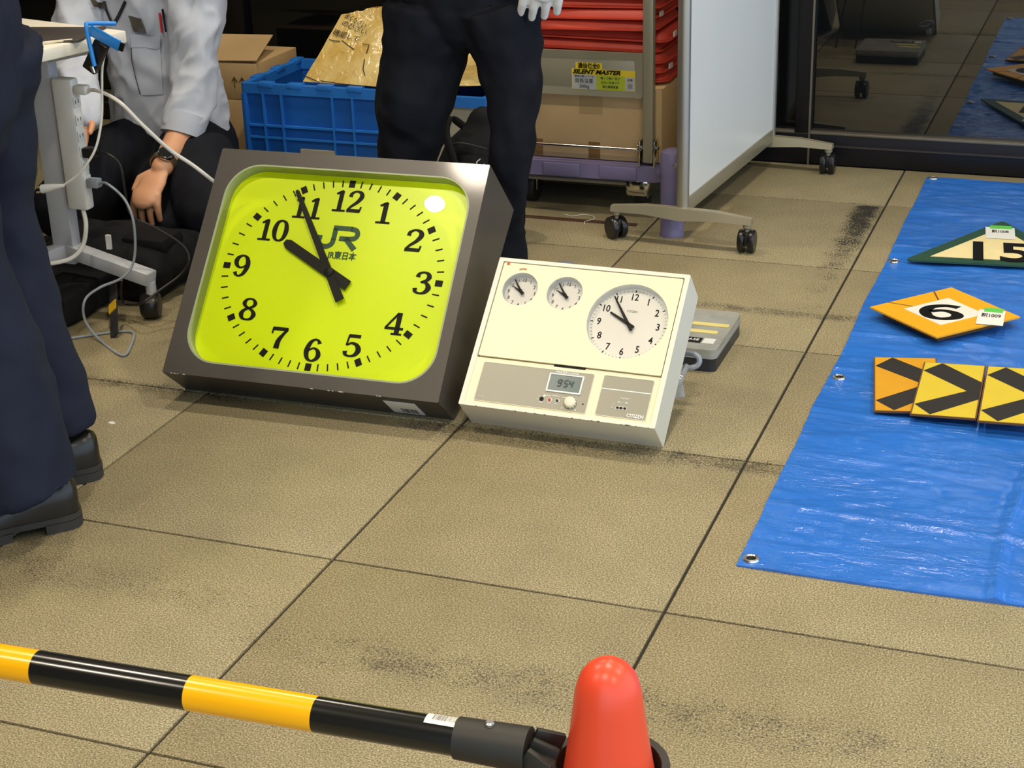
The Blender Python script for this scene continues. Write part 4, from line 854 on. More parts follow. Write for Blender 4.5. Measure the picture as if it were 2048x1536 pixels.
# ------------------------------------------------------------------ backpack between the standing person's legs
blk = mat('black fabric', (22, 22, 24), 0.75, 0, 0.15, 30, bump=0.3, bs=220, spec=0.2)
bc_ = py(945, 300, 2.42); bp0 = empty('backpack', (bc_.x, 2.42, 0)); tag(bp0, 'black backpack with a white squiggle logo standing between trouser legs', 'backpack')
q = MB(); q.tube([(0.02, 0, 0.05), (0.02, 0, 0.16), (0.025, 0.01, 0.25), (0.03, 0.02, 0.315)], [0.125, 0.135, 0.105, 0.05], 24, side=(1, 0, 0), flat=0.62, sub=4, dome=True)
fuse(q, 'pack_body', blk, 0.008, 4, bp0, lambda p: 0.006 * noise.noise(p * 14))
MB().tube([(0.0, -0.055, 0.325), (-0.035, -0.06, 0.345), (-0.045, -0.075, 0.31), (-0.02, -0.092, 0.24), (0.0, -0.094, 0.16)], 0.012, 8, side=(1, 0, 0), flat=0.4, sub=5).build('strap', blk, bp0)
MB().tube([(-0.05, -0.072, 0.27), (0.0, -0.082, 0.285), (0.07, -0.07, 0.27)], 0.003, 6, sub=5).build('zip', mat('zip black', (40, 40, 42), 0.4), bp0)
q = MB(); q.tube([(0.055, -0.082, 0.245), (0.045, -0.085, 0.235), (0.055, -0.086, 0.225), (0.066, -0.083, 0.232), (0.060, -0.085, 0.222), (0.045, -0.088, 0.205), (0.047, -0.089, 0.185), (0.060, -0.087, 0.168)], 0.0014, 6, sub=4); q.build('logo', whitep, bp0)

# ------------------------------------------------------------------ desk with power strip, cables and clamp
grey = mat('pale grey steel', (186, 190, 196), 0.4, 0.0, 0.05); white_l = mat('white laminate', (236, 230, 214), 0.4, 0, 0.02); white_p = mat('white plastic', (226, 226, 222), 0.35, 0, 0.03)
dsk = empty('white_desk', (-0.65, 1.62, 0)); DO = Vector((-0.65, 1.62, 0)); tag(dsk, 'white topped desk on a grey splayed leg, beside the kneeling person', 'desk')
def dl3(*p): return Vector(p) - DO
MB().box(-0.56, -1.15, 0.672, 0.0, 0.0, 0.700, 0.003, T(-0.375 - DO.x, 1.615 - DO.y, 0, -0.26)).build('desk_top', white_l, dsk)
colb = dl3(-0.600, 1.60, 0.0)
MB().box(colb.x - 0.040, colb.y - 0.018, 0.12, colb.x + 0.020, colb.y + 0.018, 0.64, 0.004).build('column', grey, dsk)
MB().obox((colb.x - 0.01, colb.y, 0.63), (colb.x + 0.16, colb.y - 0.01, 0.668), 0.03, 0.03, (0, 0, 1), 0.003).build('top_bracket', grey, dsk)
for e in (dl3(-0.365, 1.585, 0.103), dl3(-0.800, 1.400, 0.103)):
    a = Vector((colb.x - 0.01, colb.y, 0.155)); arm = MB().obox(a, e, 0.040, 0.034, (0, 0, 1), 0.004).build('foot_arm', grey, dsk)
    q = MB(); q.lathe([(0.013, 0.05), (0.013, 0.095)], 14, T(e.x - 0.006, e.y)); st_ = q.build('caster_stem', grey, arm)
    q = MB(); q.lathe([(0.018, -0.024), (0.028, -0.022), (0.033, -0.014), (0.034, 0.0), (0.033, 0.014), (0.028, 0.022), (0.018, 0.024)], 28, Matrix.Translation((e.x - 0.012, e.y, 0.034)) @ Matrix.Rotation(0.35, 4, 'Z') @ Matrix.Rotation(PI / 2, 4, 'Y')); q.build('wheel', black_pl, st_)
for xx in (-0.05,):                                     # the second leg near the other end
    MB().box(xx - 0.33, -1.03, 0.12, xx - 0.27, -1.0, 0.672, 0.004).build('column', grey, dsk)
    MB().obox((xx - 0.56, -1.015, 0.03), (xx - 0.06, -1.015, 0.03), 0.045, 0.05, (0, 0, 1), 0.004).build('foot_arm', grey, dsk)
    MB().box(xx - 0.32, -1.025, 0.03, xx - 0.28, -1.005, 0.13).build('leg_joint', grey, dsk)
ps = empty('power_strip', (-0.538, 1.578, 0.0)); PO = Vector((-0.538, 1.578, 0.0)); tag(ps, 'white multi-socket power strip fixed upright to the desk column', 'power strip')
zt_ = py(158, 158, 1.578).z; zb_ = py(158, 418, 1.578).z
MB().box(-0.030, -0.012, zb_, 0.026, 0.022, zt_, 0.007).build('strip_body', white_p, ps)
for v_ in (205, 240, 272, 302, 330, 362):
    zc = py(168, v_, 1.578).z; so = MB().box(0.0255, -0.010, zc - 0.013, 0.0275, 0.018, zc + 0.013, 0.001).build('socket', white_p, ps)
    for dy in (-0.004, 0.008): MB().box(0.0272, dy - 0.001, zc - 0.004, 0.0279, dy + 0.001, zc + 0.005).build('socket_slot', BLACK, so, 0)
gcab = mat('grey cable', (150, 150, 146), 0.5); wcab = mat('white cable', (222, 220, 212), 0.4); bcab = mat('black cable', (24, 24, 24), 0.45)
def plug(z, m_, par, l_=0.032, o=(0, 0, 0)):
    return MB().box(0.0278, -0.008, z - 0.011, 0.0278 + l_, 0.016, z + 0.011, 0.003).build('plug', m_, par)
def cable(name, pts_, r, m_, label, plugs=None, cat='cable'):
    e = empty(name, pts_[0]); tag(e, label, cat); MB().tube([Vector(p) - Vector(pts_[0]) for p in pts_], r, 8, sub=6).build('cord', m_, e)
    return e
z1_ = py(168, 180, 1.578).z
c_ = cable('extension_cable', [Vector((-0.476, 1.582, z1_)), py(200, 183, 1.57), py(240, 205, 1.56), py(285, 250, 1.56), py(340, 300, 1.57), py(385, 330, 1.59), py(430, 365, 1.62), Vector((-0.12, 1.76, 0.20)), Vector((0.02, 1.66, 0.20))], 0.0046, wcab, 'thick white power cord from the strip to the back of the large clock')
MB().box(-0.034, -0.014, -0.011, 0.0, 0.012, 0.011, 0.005).build('plug', white_p, c_)
# white lead hanging from the desk, looping down to a loose connector
cable('white_lead', [py(216, 88, 1.50), py(205, 130, 1.50), py(204, 180, 1.50), py(203, 240, 1.50), py(190, 300, 1.49), py(160, 345, 1.48), py(125, 372, 1.47)], 0.0030, wcab, 'thin white lead hanging from the desk edge past the power strip')
a, b_ = py(128, 371, 1.47), py(72, 380, 1.46); ld_ = empty('lead_connector', a); tag(ld_, 'white plug with metal blades dangling at the end of the thin white lead', 'plug')
MB().tube([Vector((0, 0, 0)), (b_ - a) * 0.55, (b_ - a) * 0.78], [0.004, 0.010, 0.011], 10).build('plug_body', white_p, ld_); [MB().obox((b_ - a) * 0.78 + Vector((0, 0, dz)), (b_ - a) * 1.0 + Vector((0, 0, dz)), 0.002, 0.005).build('blade', chrome, ld_) for dz in (-0.006, 0.006)]
z2_ = py(168, 365, 1.578).z
c_ = cable('flat_cable', [Vector((-0.478, 1.582, z2_)), py(215, 368, 1.56), py(250, 400, 1.55), py(268, 450, 1.54), py(268, 520, 1.53), py(245, 555, 1.50), py(200, 575, 1.47), pz(170, 600, 0.10), pz(170, 640, 0.05), pz(200, 680, 0.006), pz(245, 711, 0.004), pz(262, 690, 0.004), pz(266, 665, 0.004), pz(230, 664, 0.004), pz(170, 672, 0.004), pz(120, 680, 0.004)], 0.0032, gcab, 'grey flat cord drooping from the strip to a loop on the floor')
MB().box(-0.032, -0.012, -0.011, 0.0, 0.012, 0.011, 0.003).build('plug', gcab, c_)
z3_ = py(168, 305, 1.578).z
c_ = cable('thin_cable', [Vector((-0.476, 1.582, z3_)), py(215, 308, 1.57), py(240, 330, 1.57), py(250, 380, 1.57), py(262, 430, 1.60), py(310, 455, 1.62), py(365, 490, 1.62), py(378, 520, 1.60), py(360, 550, 1.58), py(320, 580, 1.54), py(285, 605, 1.50), pz(255, 609, 0.05), pz(243, 595, 0.07), py(243, 560, 1.49)], 0.0030, bcab, 'thin black cord looping from the strip past the desk caster')
MB().box(-0.034, -0.012, -0.012, 0.0, 0.012, 0.012, 0.003).build('plug', bcab, c_)
cable('strip_lead', [Vector((-0.535, 1.580, zb_ + 0.004)), py(172, 450, 1.55), py(166, 490, 1.54), py(145, 515, 1.51), py(108, 526, 1.48), py(60, 530, 1.46)], 0.0055, wcab, 'thick white lead curving from the bottom of the power strip')
# blue clamp hooked over the desk edge
bl2 = mat('blue enamel', (34, 128, 214), 0.3, 0, 0.04)
cl0 = py(174, 50, 1.46); kl = empty('desk_clamp', (cl0.x, cl0.y, 0.70)); KO = Vector((cl0.x, cl0.y, 0.70)); tag(kl, 'blue bent-rod clamp with a flat lever hooked over the desk edge', 'clamp')
MB().tube([py(232, 47, 1.50) - KO, py(180, 47, 1.465) - KO, py(173, 52, 1.455) - KO, py(177, 78, 1.45) - KO, py(189, 132, 1.45) - KO], 0.0050, 10, sub=5).build('rod', bl2, kl)
MB().obox(py(180, 60, 1.452) - KO, py(240, 92, 1.44) - KO, 0.004, 0.026, (0, 0, 1), 0.0015).build('lever', bl2, kl); MB().obox(py(240, 92, 1.44) - KO, py(247, 96, 1.44) - KO, 0.006, 0.018, (0, 0, 1)).build('lever_tip', BLACK, kl)
MB().obox(py(205, 85, 1.47) - KO, py(180, 140, 1.47) - KO, 0.02, 0.034, (1, 0, 0), 0.003).build('jaw', black_pl, kl); MB().tube([py(183, 132, 1.45) - KO, py(188, 146, 1.45) - KO], 0.004, 8).build('screw', chrome, kl)
fo_ = MB().box(-0.145, -0.09, 0, 0.145, 0.075, 0.005, 0.001); fo_ = fo_.build('dark_folder', mat('folder grey', (66, 62, 60), 0.4)); fo_.location = (-0.560, 1.52, 0.7005); fo_.rotation_euler = (0, 0, 0.2); tag(fo_, 'dark grey folder lying on the white desk top', 'folder')
cn = empty('blue_connector', (-0.505, 1.395, 0.7005), 0.25); tag(cn, 'blue network plug with a cream lead on the desk top', 'connector')
MB().box(-0.045, -0.008, 0, 0.005, 0.008, 0.011, 0.002).build('plug_body', mat('network blue', (50, 104, 190), 0.4), cn); MB().tube([(0.005, 0, 0.006), (0.03, 0.002, 0.005), (0.06, 0.03, 0.004), (0.10, 0.05, 0.004)], 0.0028, 8, sub=5).build('lead', mat('cream cable', (214, 204, 176), 0.5), cn)
# black shoulder bag
bg = empty('shoulder_bag', (-0.55, 1.78, 0)); tag(bg, 'black soft shoulder bag slumped on the floor under the desk leg', 'bag'); BO = Vector((-0.55, 1.78, 0))
q = MB()
for y, r, z in ((1.70, 0.068, 0.070), (1.77, 0.074, 0.076), (1.84, 0.072, 0.074), (1.89, 0.062, 0.064)): q.tube([Vector((-0.74, y + 0.01, z)) - BO, Vector((-0.60, y, z + 0.012)) - BO, Vector((-0.45, y + 0.02, z)) - BO], [r * 0.9, r, r * 0.82], 16, side=(0, 1, 0), dome=True)
q.box(-0.20, -0.11, 0.004, 0.13, 0.14, 0.09); q.box(-0.26, -0.33, 0.004, 0.02, -0.05, 0.085)
fuse(q, 'bag_body', blk, 0.009, 6, bg, lambda p: 0.010 * noise.noise(p * 11) + 0.004 * noise.noise(p * 30))
MB().box(0.0, -0.05, 0.11, 0.13, 0.06, 0.150, 0.016).build('top_pocket', blk, bg)
p0, p1 = py(226, 560, 1.60) - BO, pz(229, 672, 0.006) - BO
MB().obox(p0, p1, 0.026, 0.004, (0, -1, 0.2)).build('strap', mat('strap black', (36, 35, 36), 0.7), bg)
pm = p0.lerp(p1, 0.40); MB().obox(pm + Vector((0.0, -0.004, 0.0)), pm + (p1 - p0).normalized() * 0.034 + Vector((0, -0.004, 0)), 0.025, 0.005, (0, -1, 0.2)).build('yellow_tab', mat('tab yellow', (206, 164, 30), 0.5), bg)
MB().obox(py(216, 470, 1.62) - BO, py(219, 498, 1.62) - BO, 0.012, 0.008, (0, -1, 0)).build('zip_pull', white_p, bg)

# ------------------------------------------------------------------ people
skin = mat('skin', (206, 152, 116), 0.5, 0, 0.08, 20); hairm = mat('black hair', (22, 19, 18), 0.5, 0, 0.2, 60); glove = mat('white cotton glove', (226, 226, 222), 0.85, 0, 0.05, bump=0.3, bs=300)
navy = mat('navy trousers', (34, 38, 54), 0.8, 0, 0.12, 8, bump=0.25, bs=400, spec=0.12); navy2 = mat('black navy trousers', (24, 26, 33), 0.8, 0, 0.15, 8, bump=0.25, bs=400, spec=0.12); shirt = mat('pale blue grey shirt', (188, 194, 206), 0.85, 0, 0.06, 8, bump=0.2, bs=500, spec=0.15); shoe = mat('black leather', (24, 22, 21), 0.3, 0, 0.1); sole = mat('rubber sole', (46, 44, 41), 0.7, 0, 0.1)
def head(mb, c, d, h=0.225):
    """head with brow, nose, lips, chin and ears; c = centre, d = facing direction"""
    d = Vector(d).normalized(); s = Vector((d.y, -d.x, 0)).normalized(); u = Vector((0, 0, 1))
    mb.tube([c + u * -0.04, c + u * 0.035], [0.072, 0.078], 20, side=s, flat=1.2, dome=True); mb.tube([c + d * 0.05 - u * 0.085, c + d * 0.02 - u * 0.02], [0.034, 0.062], 14, dome=True)
    mb.tube([c + d * 0.088 + u * 0.02, c + d * 0.110 - u * 0.028], [0.009, 0.014], 10, dome=True); mb.tube([c + d * 0.088 - u * 0.058 - s * 0.018, c + d * 0.094 - u * 0.058, c + d * 0.088 - u * 0.058 + s * 0.018], 0.008, 8, dome=True)
    mb.tube([c + d * 0.086 + u * 0.032 - s * 0.045, c + d * 0.094 + u * 0.034, c + d * 0.086 + u * 0.032 + s * 0.045], 0.010, 8, dome=True)
    for k in (-1, 1): mb.tube([c + s * 0.080 * k + u * 0.02, c + s * 0.082 * k - u * 0.03], 0.014, 10, side=d, flat=0.6, dome=True)
def hair_eyes(parent, c, d):
    d = Vector(d).normalized(); s = Vector((d.y, -d.x, 0)).normalized(); u = Vector((0, 0, 1)); q = MB()
    q.tube([c - d * 0.045 - u * 0.04, c - d * 0.03 + u * 0.035, c - d * 0.005 + u * 0.065], [0.066, 0.080, 0.075], 20, side=s, flat=1.1, dome=True); fuse(q, 'hair', hairm, 0.008, 3, parent, lambda p: 0.004 * noise.noise(p * 40))
    for k in (-1, 1): MB().lathe([(0.001, 0.011), (0.008, 0.008), (0.011, 0), (0.001, -0.011)], 12, Matrix.Translation(c + d * 0.090 + s * 0.032 * k + u * 0.012)).build('eye', BLACK, parent)
def hand(mb, wrist, knuck, fdir, thumb_side, sp=1.0, r=0.0088, curl=None, lens=(0.070, 0.078, 0.072, 0.058), pk=1.0):
    """palm from wrist to knuckle line, four fingers along fdir (curling towards curl), thumb off the side"""
    wrist = Vector(wrist); knuck = Vector(knuck); a = (knuck - wrist).normalized(); ts = Vector(thumb_side); ts = (ts - a * ts.dot(a)).normalized(); fd = Vector(fdir).normalized(); cu = Vector(curl).normalized() if curl else a.cross(ts)
    mb.tube([wrist, wrist.lerp(knuck, 0.5), knuck], [0.025, 0.036 * pk, 0.039 * pk], 16, side=ts, flat=0.42, dome=True)
    for k in range(4):
        o = ts * (0.030 - 0.020 * k) * sp; b0 = knuck + o - a * 0.006; l = lens[k]; f2 = (fd + ts * (0.10 - 0.07 * k) * sp).normalized()
        mb.tube([b0, b0 + f2 * l * 0.45, b0 + (f2 * 0.86 + cu * 0.35).normalized() * l * 0.45 + f2 * l * 0.32, b0 + f2 * l * 0.84 + cu * l * 0.40], [r * 1.08, r, r * 0.92, r * 0.78], 10, dome=True)
    b0 = wrist.lerp(knuck, 0.28) + ts * 0.024; mb.tube([b0, b0 + ts * 0.026 + a * 0.018, b0 + ts * 0.032 + a * 0.048 + cu * 0.008], [r * 1.45, r * 1.2, r * 0.85], 10, dome=True)
def folds(amp, f=10): return lambda p: amp * (0.8 * (0.5 - abs(noise.noise(Vector((p.x * f * 0.8 + p.z * 3, p.y * f * 0.8, p.z * f * 0.9))))) + noise.noise(Vector((p.x * f, p.y * f, p.z * f * 0.45))) + 0.5 * noise.noise(Vector((p.x * f * 2.1 + 7, p.y * f * 2.1, p.z * f * 1.6))))
def make_shoe(parent, heel, d, L_=0.275):
    """lace-up shoe: sole, heel block, upper"""
    d = Vector((d[0], d[1], 0)).normalized(); s = Vector((d.y, -d.x, 0)); M = Matrix((d, -s, Vector((0, 0, 1)))).transposed().to_4x4(); M.translation = heel
    out = []
    for t, w_ in ((0.0, 0.010), (0.004, 0.021), (0.012, 0.030), (0.024, 0.035), (0.07, 0.036), (0.13, 0.036), (0.19, 0.046), (0.235, 0.042), (0.262, 0.026), (L_, 0.008)): out.append((t, w_))
    poly = [(t, -w_) for t, w_ in out] + [(t, w_) for t, w_ in reversed(out)]
    so = MB().prism(poly, 0.018, 0.030, M).build('sole', sole, parent, 50)
    hp = [p for p in poly if p[0] <= 0.075]; MB().prism(hp, 0.0, 0.020, M).build('heel_block', sole, parent, 50)
    MB().prism([p for p in poly if p[0] >= 0.125], 0.0, 0.020, M).build('tread', sole, parent, 50)
    q = MB(); V = []
    for t, w_, zt in ((0.003, 0.012, 0.080), (0.007, 0.021, 0.090), (0.016, 0.029, 0.096), (0.034, 0.034, 0.098), (0.075, 0.034, 0.096), (0.120, 0.034, 0.082), (0.165, 0.038, 0.066), (0.215, 0.040, 0.056), (0.255, 0.024, 0.046)):
        for k in range(12):
            a = PI * k / 11; V.append((t, w_ * math.cos(a), 0.030 + (zt - 0.030) * math.sin(a) ** 0.7))
    q.add(V, [(i * 12 + k, i * 12 + k + 1, (i + 1) * 12 + k + 1, (i + 1) * 12 + k) for i in range(8) for k in range(11)] + [tuple(range(11, -1, -1)), tuple(96 + k for k in range(12))], M); q.build('upper', shoe, parent, 60)
def person(label, loc):
    o = empty('person', loc); tag(o, label, 'person'); return o

# -- person standing at the desk, seen from behind: navy trousers, black shoes
d1 = Vector((-0.72, -0.69, 0)).normalized()
P1 = person('person in navy trousers and black leather shoes standing beside the desk', (-0.05, 0.62, 0)); O1 = Vector((-0.05, 0.62, 0))
def r1(*p): return Vector(p) - O1
q = MB()
q.tube([r1(0.020, 0.520, 0.095), r1(0.010, 0.520, 0.20), r1(-0.020, 0.520, 0.34), r1(-0.040, 0.515, 0.50), r1(-0.075, 0.530, 0.68), r1(-0.115, 0.560, 0.86)], [0.108, 0.104, 0.100, 0.095, 0.102, 0.118], 24, side=d1, flat=0.94, sub=3)
q.tube([r1(-0.078, 0.728, 0.112), r1(-0.085, 0.725, 0.22), r1(-0.105, 0.722, 0.38), r1(-0.130, 0.722, 0.55), r1(-0.108, 0.705, 0.72), r1(-0.080, 0.680, 0.86)], [0.098, 0.094, 0.088, 0.088, 0.108, 0.128], 24, side=d1, flat=0.94, sub=3)
q.tube([r1(-0.080, 0.625, 0.82), r1(-0.080, 0.63, 0.92), r1(-0.090, 0.63, 1.02)], [0.165, 0.170, 0.155], 24, side=(-0.69, 0.72, 0), flat=0.72, dome=True)
fuse(q, 'trousers', navy, 0.0075, 5, P1, folds(0.013, 9))
for h_ in ((0.084, 0.600, 0.0), (0.006, 0.786, 0.0)): make_shoe(P1, r1(*h_), d1)
q = MB(); q.tube([r1(-0.115, 0.63, 0.98), r1(-0.12, 0.63, 1.15), r1(-0.13, 0.625, 1.32), r1(-0.135, 0.62, 1.40)], [0.160, 0.170, 0.185, 0.12], 24, side=(-0.69, 0.72, 0), flat=0.66, dome=True)
for k in (-1, 1):
    s = Vector((-0.69, 0.72, 0)) * k; q.tube([r1(-0.13, 0.62, 1.34) + s * 0.17, r1(-0.14, 0.61, 1.12) + s * 0.22, r1(-0.26, 0.49, 0.99) + s * 0.20], [0.062, 0.052, 0.042], 14, dome=True)
fuse(q, 'jacket', navy2, 0.010, 6, P1, folds(0.006, 9))
q = MB(); q.tube([r1(-0.115, 0.63, 1.0), r1(-0.135, 0.62, 1.36)], [0.12, 0.13], 20, side=(-0.69, 0.72, 0), flat=0.7); q.tube([r1(-0.135, 0.62, 1.36), r1(-0.145, 0.61, 1.52)], 0.052, 14); hc = r1(-0.16, 0.595, 1.60); head(q, hc, d1)
for L_p in (((0.010, 0.520, 0.15), (-0.040, 0.515, 0.50), (-0.095, 0.60, 0.90)), ((-0.085, 0.725, 0.17), (-0.125, 0.722, 0.50), (-0.095, 0.65, 0.90))): q.tube([r1(*p) for p in L_p], [0.035, 0.050, 0.075], 14, sub=4)
for k in (-1, 1):
    s = Vector((-0.69, 0.72, 0)) * k; w0 = r1(-0.26, 0.49, 0.99) + s * 0.20; q.tube([r1(-0.13, 0.62, 1.34) + s * 0.16, r1(-0.14, 0.61, 1.12) + s * 0.21, w0], [0.045, 0.038, 0.026], 12, dome=True); hand(q, w0, w0 + d1 * 0.085 - Vector((0, 0, 0.02)), d1 + Vector((0, 0, -0.3)), -s)
fuse(q, 'body', skin, 0.0055, 4, P1); hair_eyes(P1, hc, d1)

# -- person standing behind the clock: dark trousers, white cotton glove
d2 = Vector((0.35, -0.94, 0)).normalized()
P2 = person('person in dark navy trousers and white gloves standing behind the large clock', (0.30, 1.93, 0)); O2 = Vector((0.30, 1.93, 0))
def r2(*p): return Vector(p) - O2
q = MB()
q.tube([r2(0.150, 1.94, 0.075), r2(0.162, 1.93, 0.20), r2(0.186, 1.91, 0.36), r2(0.208, 1.91, 0.47), r2(0.232, 1.93, 0.60), r2(0.250, 1.94, 0.72)], [0.078, 0.072, 0.070, 0.084, 0.096, 0.110], 24, side=(1, 0, 0), flat=0.95, sub=3)
q.tube([r2(0.418, 1.96, 0.080), r2(0.424, 1.95, 0.20), r2(0.446, 1.92, 0.29), r2(0.465, 1.90, 0.40), r2(0.462, 1.91, 0.50), r2(0.455, 1.93, 0.60), r2(0.425, 1.94, 0.72)], [0.046, 0.042, 0.048, 0.056, 0.056, 0.072, 0.102], 24, side=(1, 0, 0), flat=1.12, sub=3)
q.tube([r2(0.335, 1.945, 0.765), r2(0.335, 1.95, 0.82), r2(0.335, 1.95, 0.92)], [0.150, 0.172, 0.165], 24, side=(1, 0, 0), flat=0.70, dome=True)
q.tube([r2(0.500, 1.915, 0.65), r2(0.506, 1.905, 0.57), r2(0.498, 1.90, 0.48)], [0.018, 0.026, 0.018], 14, dome=True)
fuse(q, 'trousers', navy2, 0.0065, 4, P2, folds(0.016, 11))
for h_, dd in (((0.155, 2.01, 0.0), (0.1, -1)), ((0.425, 2.02, 0.0), (0.12, -1))): make_shoe(P2, r2(*h_), dd, 0.265)
q = MB(); q.tube([r2(0.335, 1.95, 0.90), r2(0.335, 1.95, 1.05), r2(0.335, 1.945, 1.22), r2(0.335, 1.945, 1.30)], [0.165, 0.17, 0.185, 0.11], 24, side=(1, 0, 0), flat=0.64, dome=True)
sh_ = [(r2(0.50, 1.94, 1.24), r2(0.60, 1.95, 1.02), r2(0.575, 1.89, 0.845)), (r2(0.17, 1.94, 1.24), r2(0.08, 1.97, 1.04), r2(0.16, 1.80, 1.00))]
for a, b_, c in sh_: q.tube([a, b_, c], [0.062, 0.052, 0.042], 14, dome=True)
fuse(q, 'jacket', navy2, 0.010, 6, P2, folds(0.006, 9))
q = MB(); q.tube([r2(0.335, 1.95, 0.85), r2(0.335, 1.945, 1.26)], [0.11, 0.12], 20, side=(1, 0, 0), flat=0.7); q.tube([r2(0.335, 1.945, 1.26), r2(0.34, 1.92, 1.42)], 0.050, 14); hc = r2(0.345, 1.895, 1.50); head(q, hc, d2)
for a, b_, c in sh_: q.tube([a, b_, c], [0.042, 0.036, 0.026], 12, dome=True)
for L_p in (((0.162, 1.93, 0.17), (0.186, 1.91, 0.36), (0.208, 1.91, 0.47), (0.240, 1.935, 0.66), (0.29, 1.945, 0.82)), ((0.424, 1.95, 0.17), (0.446, 1.92, 0.29), (0.460, 1.905, 0.45), (0.445, 1.935, 0.65), (0.38, 1.945, 0.82))): q.tube([r2(*p) for p in L_p], [0.026, 0.026, 0.030, 0.040, 0.06], 14, sub=4)
fuse(q, 'body', skin, 0.0055, 4, P2); hair_eyes(P2, hc, d2)
for k, (wr, kn_, fd, ts) in enumerate(((py(1100, -98, 1.875) - O2, py(1089, -30, 1.862) - O2, (-0.26, 0.02, -1), (-1, -0.35, 0.1)), (r2(0.16, 1.80, 1.00), r2(0.22, 1.75, 0.985), (0.9, -0.5, -0.1), (0.1, 0.1, 1)))):
    q = MB(); hand(q, wr, kn_, fd, ts, 1.12, 0.0118, (-0.20, 0.42, -0.35), (0.076, 0.082, 0.074, 0.060)); q.tube([wr + Vector((0, 0.005, 0.05)), wr], [0.036, 0.031], 14, dome=True)
    fuse(q, 'glove', glove, 0.0032, 3, P2)

# -- kneeling person: pale shirt, lanyard, wrist watch
d3 = Vector((0.30, -0.95, 0)).normalized()
O3 = py(300, 330, 2.42); O3.z = 0.0
P3 = person('kneeling person in a pale shirt with lanyard and watch, hand on a bag', O3)
def r3(u, v_, y, dz=0.0): p = py(u, v_, y); return Vector((p.x, p.y, p.z + dz)) - O3
def w3(x, y, z): return Vector((x, y, z)) - O3
pel = r3(348, 283, 2.46); ch = r3(322, 110, 2.43); top_ = r3(302, -40, 2.42); nk = r3(292, -150, 2.40)
shL, elL, cuL, wrL, knL = r3(398, -55, 2.36), r3(386, 175, 2.275), r3(364, 262, 2.215), r3(324, 335, 2.06), r3(292, 392, 1.985)
shR, elR, wrR = r3(172, -60, 2.40), r3(150, 90, 2.27), r3(165, 230, 2.10)
q = MB()
q.tube([pel + Vector((0, 0, -0.02)), pel.lerp(ch, 0.45), ch, top_, nk], [0.182, 0.176, 0.160, 0.172, 0.085], 28, side=(1, 0, 0), flat=[0.78, 0.74, 0.74, 0.66, 0.7], sub=4, dome=True)
q.tube([shL, shL.lerp(elL, 0.5), elL, elL.lerp(cuL, 0.5), cuL], [0.078, 0.070, 0.066, 0.062, 0.055], 20, sub=4)
q.tube([shR, shR.lerp(elR, 0.5), elR, wrR], [0.075, 0.066, 0.062, 0.05], 18, sub=3, dome=True)
q.tube([shR, top_, shL], [0.07, 0.09, 0.07], 16, dome=True)
sh_o = fuse(q, 'shirt', shirt, 0.007, 5, P3, lambda p: 0.030 * (0.5 - abs(noise.noise(Vector((p.x * 8 + p.z * 4, p.y * 8, p.z * 7))))) - 0.010 + 0.012 * (0.5 - abs(noise.noise(Vector((p.x * 19 - p.z * 9, p.y * 19, p.z * 15))))))
q = MB()                                               # trousers: folded legs
kl_, kr_ = r3(418, 425, 2.02), r3(125, 425, 2.04)
kl_.z = max(kl_.z, 0.105); kr_.z = max(kr_.z, 0.105)
q.tube([pel + Vector((0.05, 0.03, -0.05)), (pel + kl_) / 2 + Vector((0.03, 0, 0.03)), kl_], [0.13, 0.105, 0.085], 20, sub=4, dome=True); q.tube([pel + Vector((-0.05, 0.03, -0.05)), (pel + kr_) / 2 + Vector((-0.03, 0, 0.03)), kr_], [0.13, 0.105, 0.085], 20, sub=4, dome=True)
for k_, sx in ((kl_, 0.10), (kr_, -0.12)): q.tube([k_ + Vector((0, 0.01, -0.01)), Vector((pel.x + sx * 1.2, pel.y + 0.16, 0.07))], [0.082, 0.062], 16, dome=True)
q.tube([pel + Vector((-0.06, 0, 0)), pel + Vector((0.06, 0, 0))], 0.135, 18, dome=True); q.tube([pel + Vector((0, -0.02, -0.10)), r3(345, 425, 2.10), r3(352, 455, 2.03)], [0.12, 0.085, 0.06], 16, dome=True)
fuse(q, 'trousers', navy2, 0.009, 6, P3, folds(0.009, 11))
q = MB(); q.tube([pel, ch, top_], [0.10, 0.11, 0.12], 18, side=(1, 0, 0), flat=0.7); q.tube([top_, nk, nk + Vector((0.01, -0.03, 0.08))], [0.07, 0.052, 0.05], 14); hc = nk + Vector((0.02, -0.05, 0.135)); head(q, hc, d3 + Vector((0, 0, -0.0)))
q.tube([shL, elL, cuL, wrL], [0.05, 0.042, 0.040, 0.029], 18, sub=4, dome=True); q.tube([shR, elR, wrR], [0.05, 0.042, 0.032], 14, dome=True)
ax_ = (knL - wrL).normalized()
hand(q, wrL, knL, (-0.06, -0.34, -0.94), (-1, 0.25, 0.1), 1.22, 0.0104, (-0.05, 0.5, -0.8), pk=1.12)
hand(q, wrR, wrR + Vector((0.01, -0.05, -0.06)), (0, -0.5, -0.8), (1, -0.4, 0))
fuse(q, 'body', skin, 0.0040, 3, P3); hair_eyes(P3, hc, d3)
make_shoe(P3, Vector((pel.x + 0.10, pel.y + 0.20, 0)), (0.3, -1)); make_shoe(P3, Vector((pel.x - 0.15, pel.y + 0.20, 0)), (-0.2, -1))
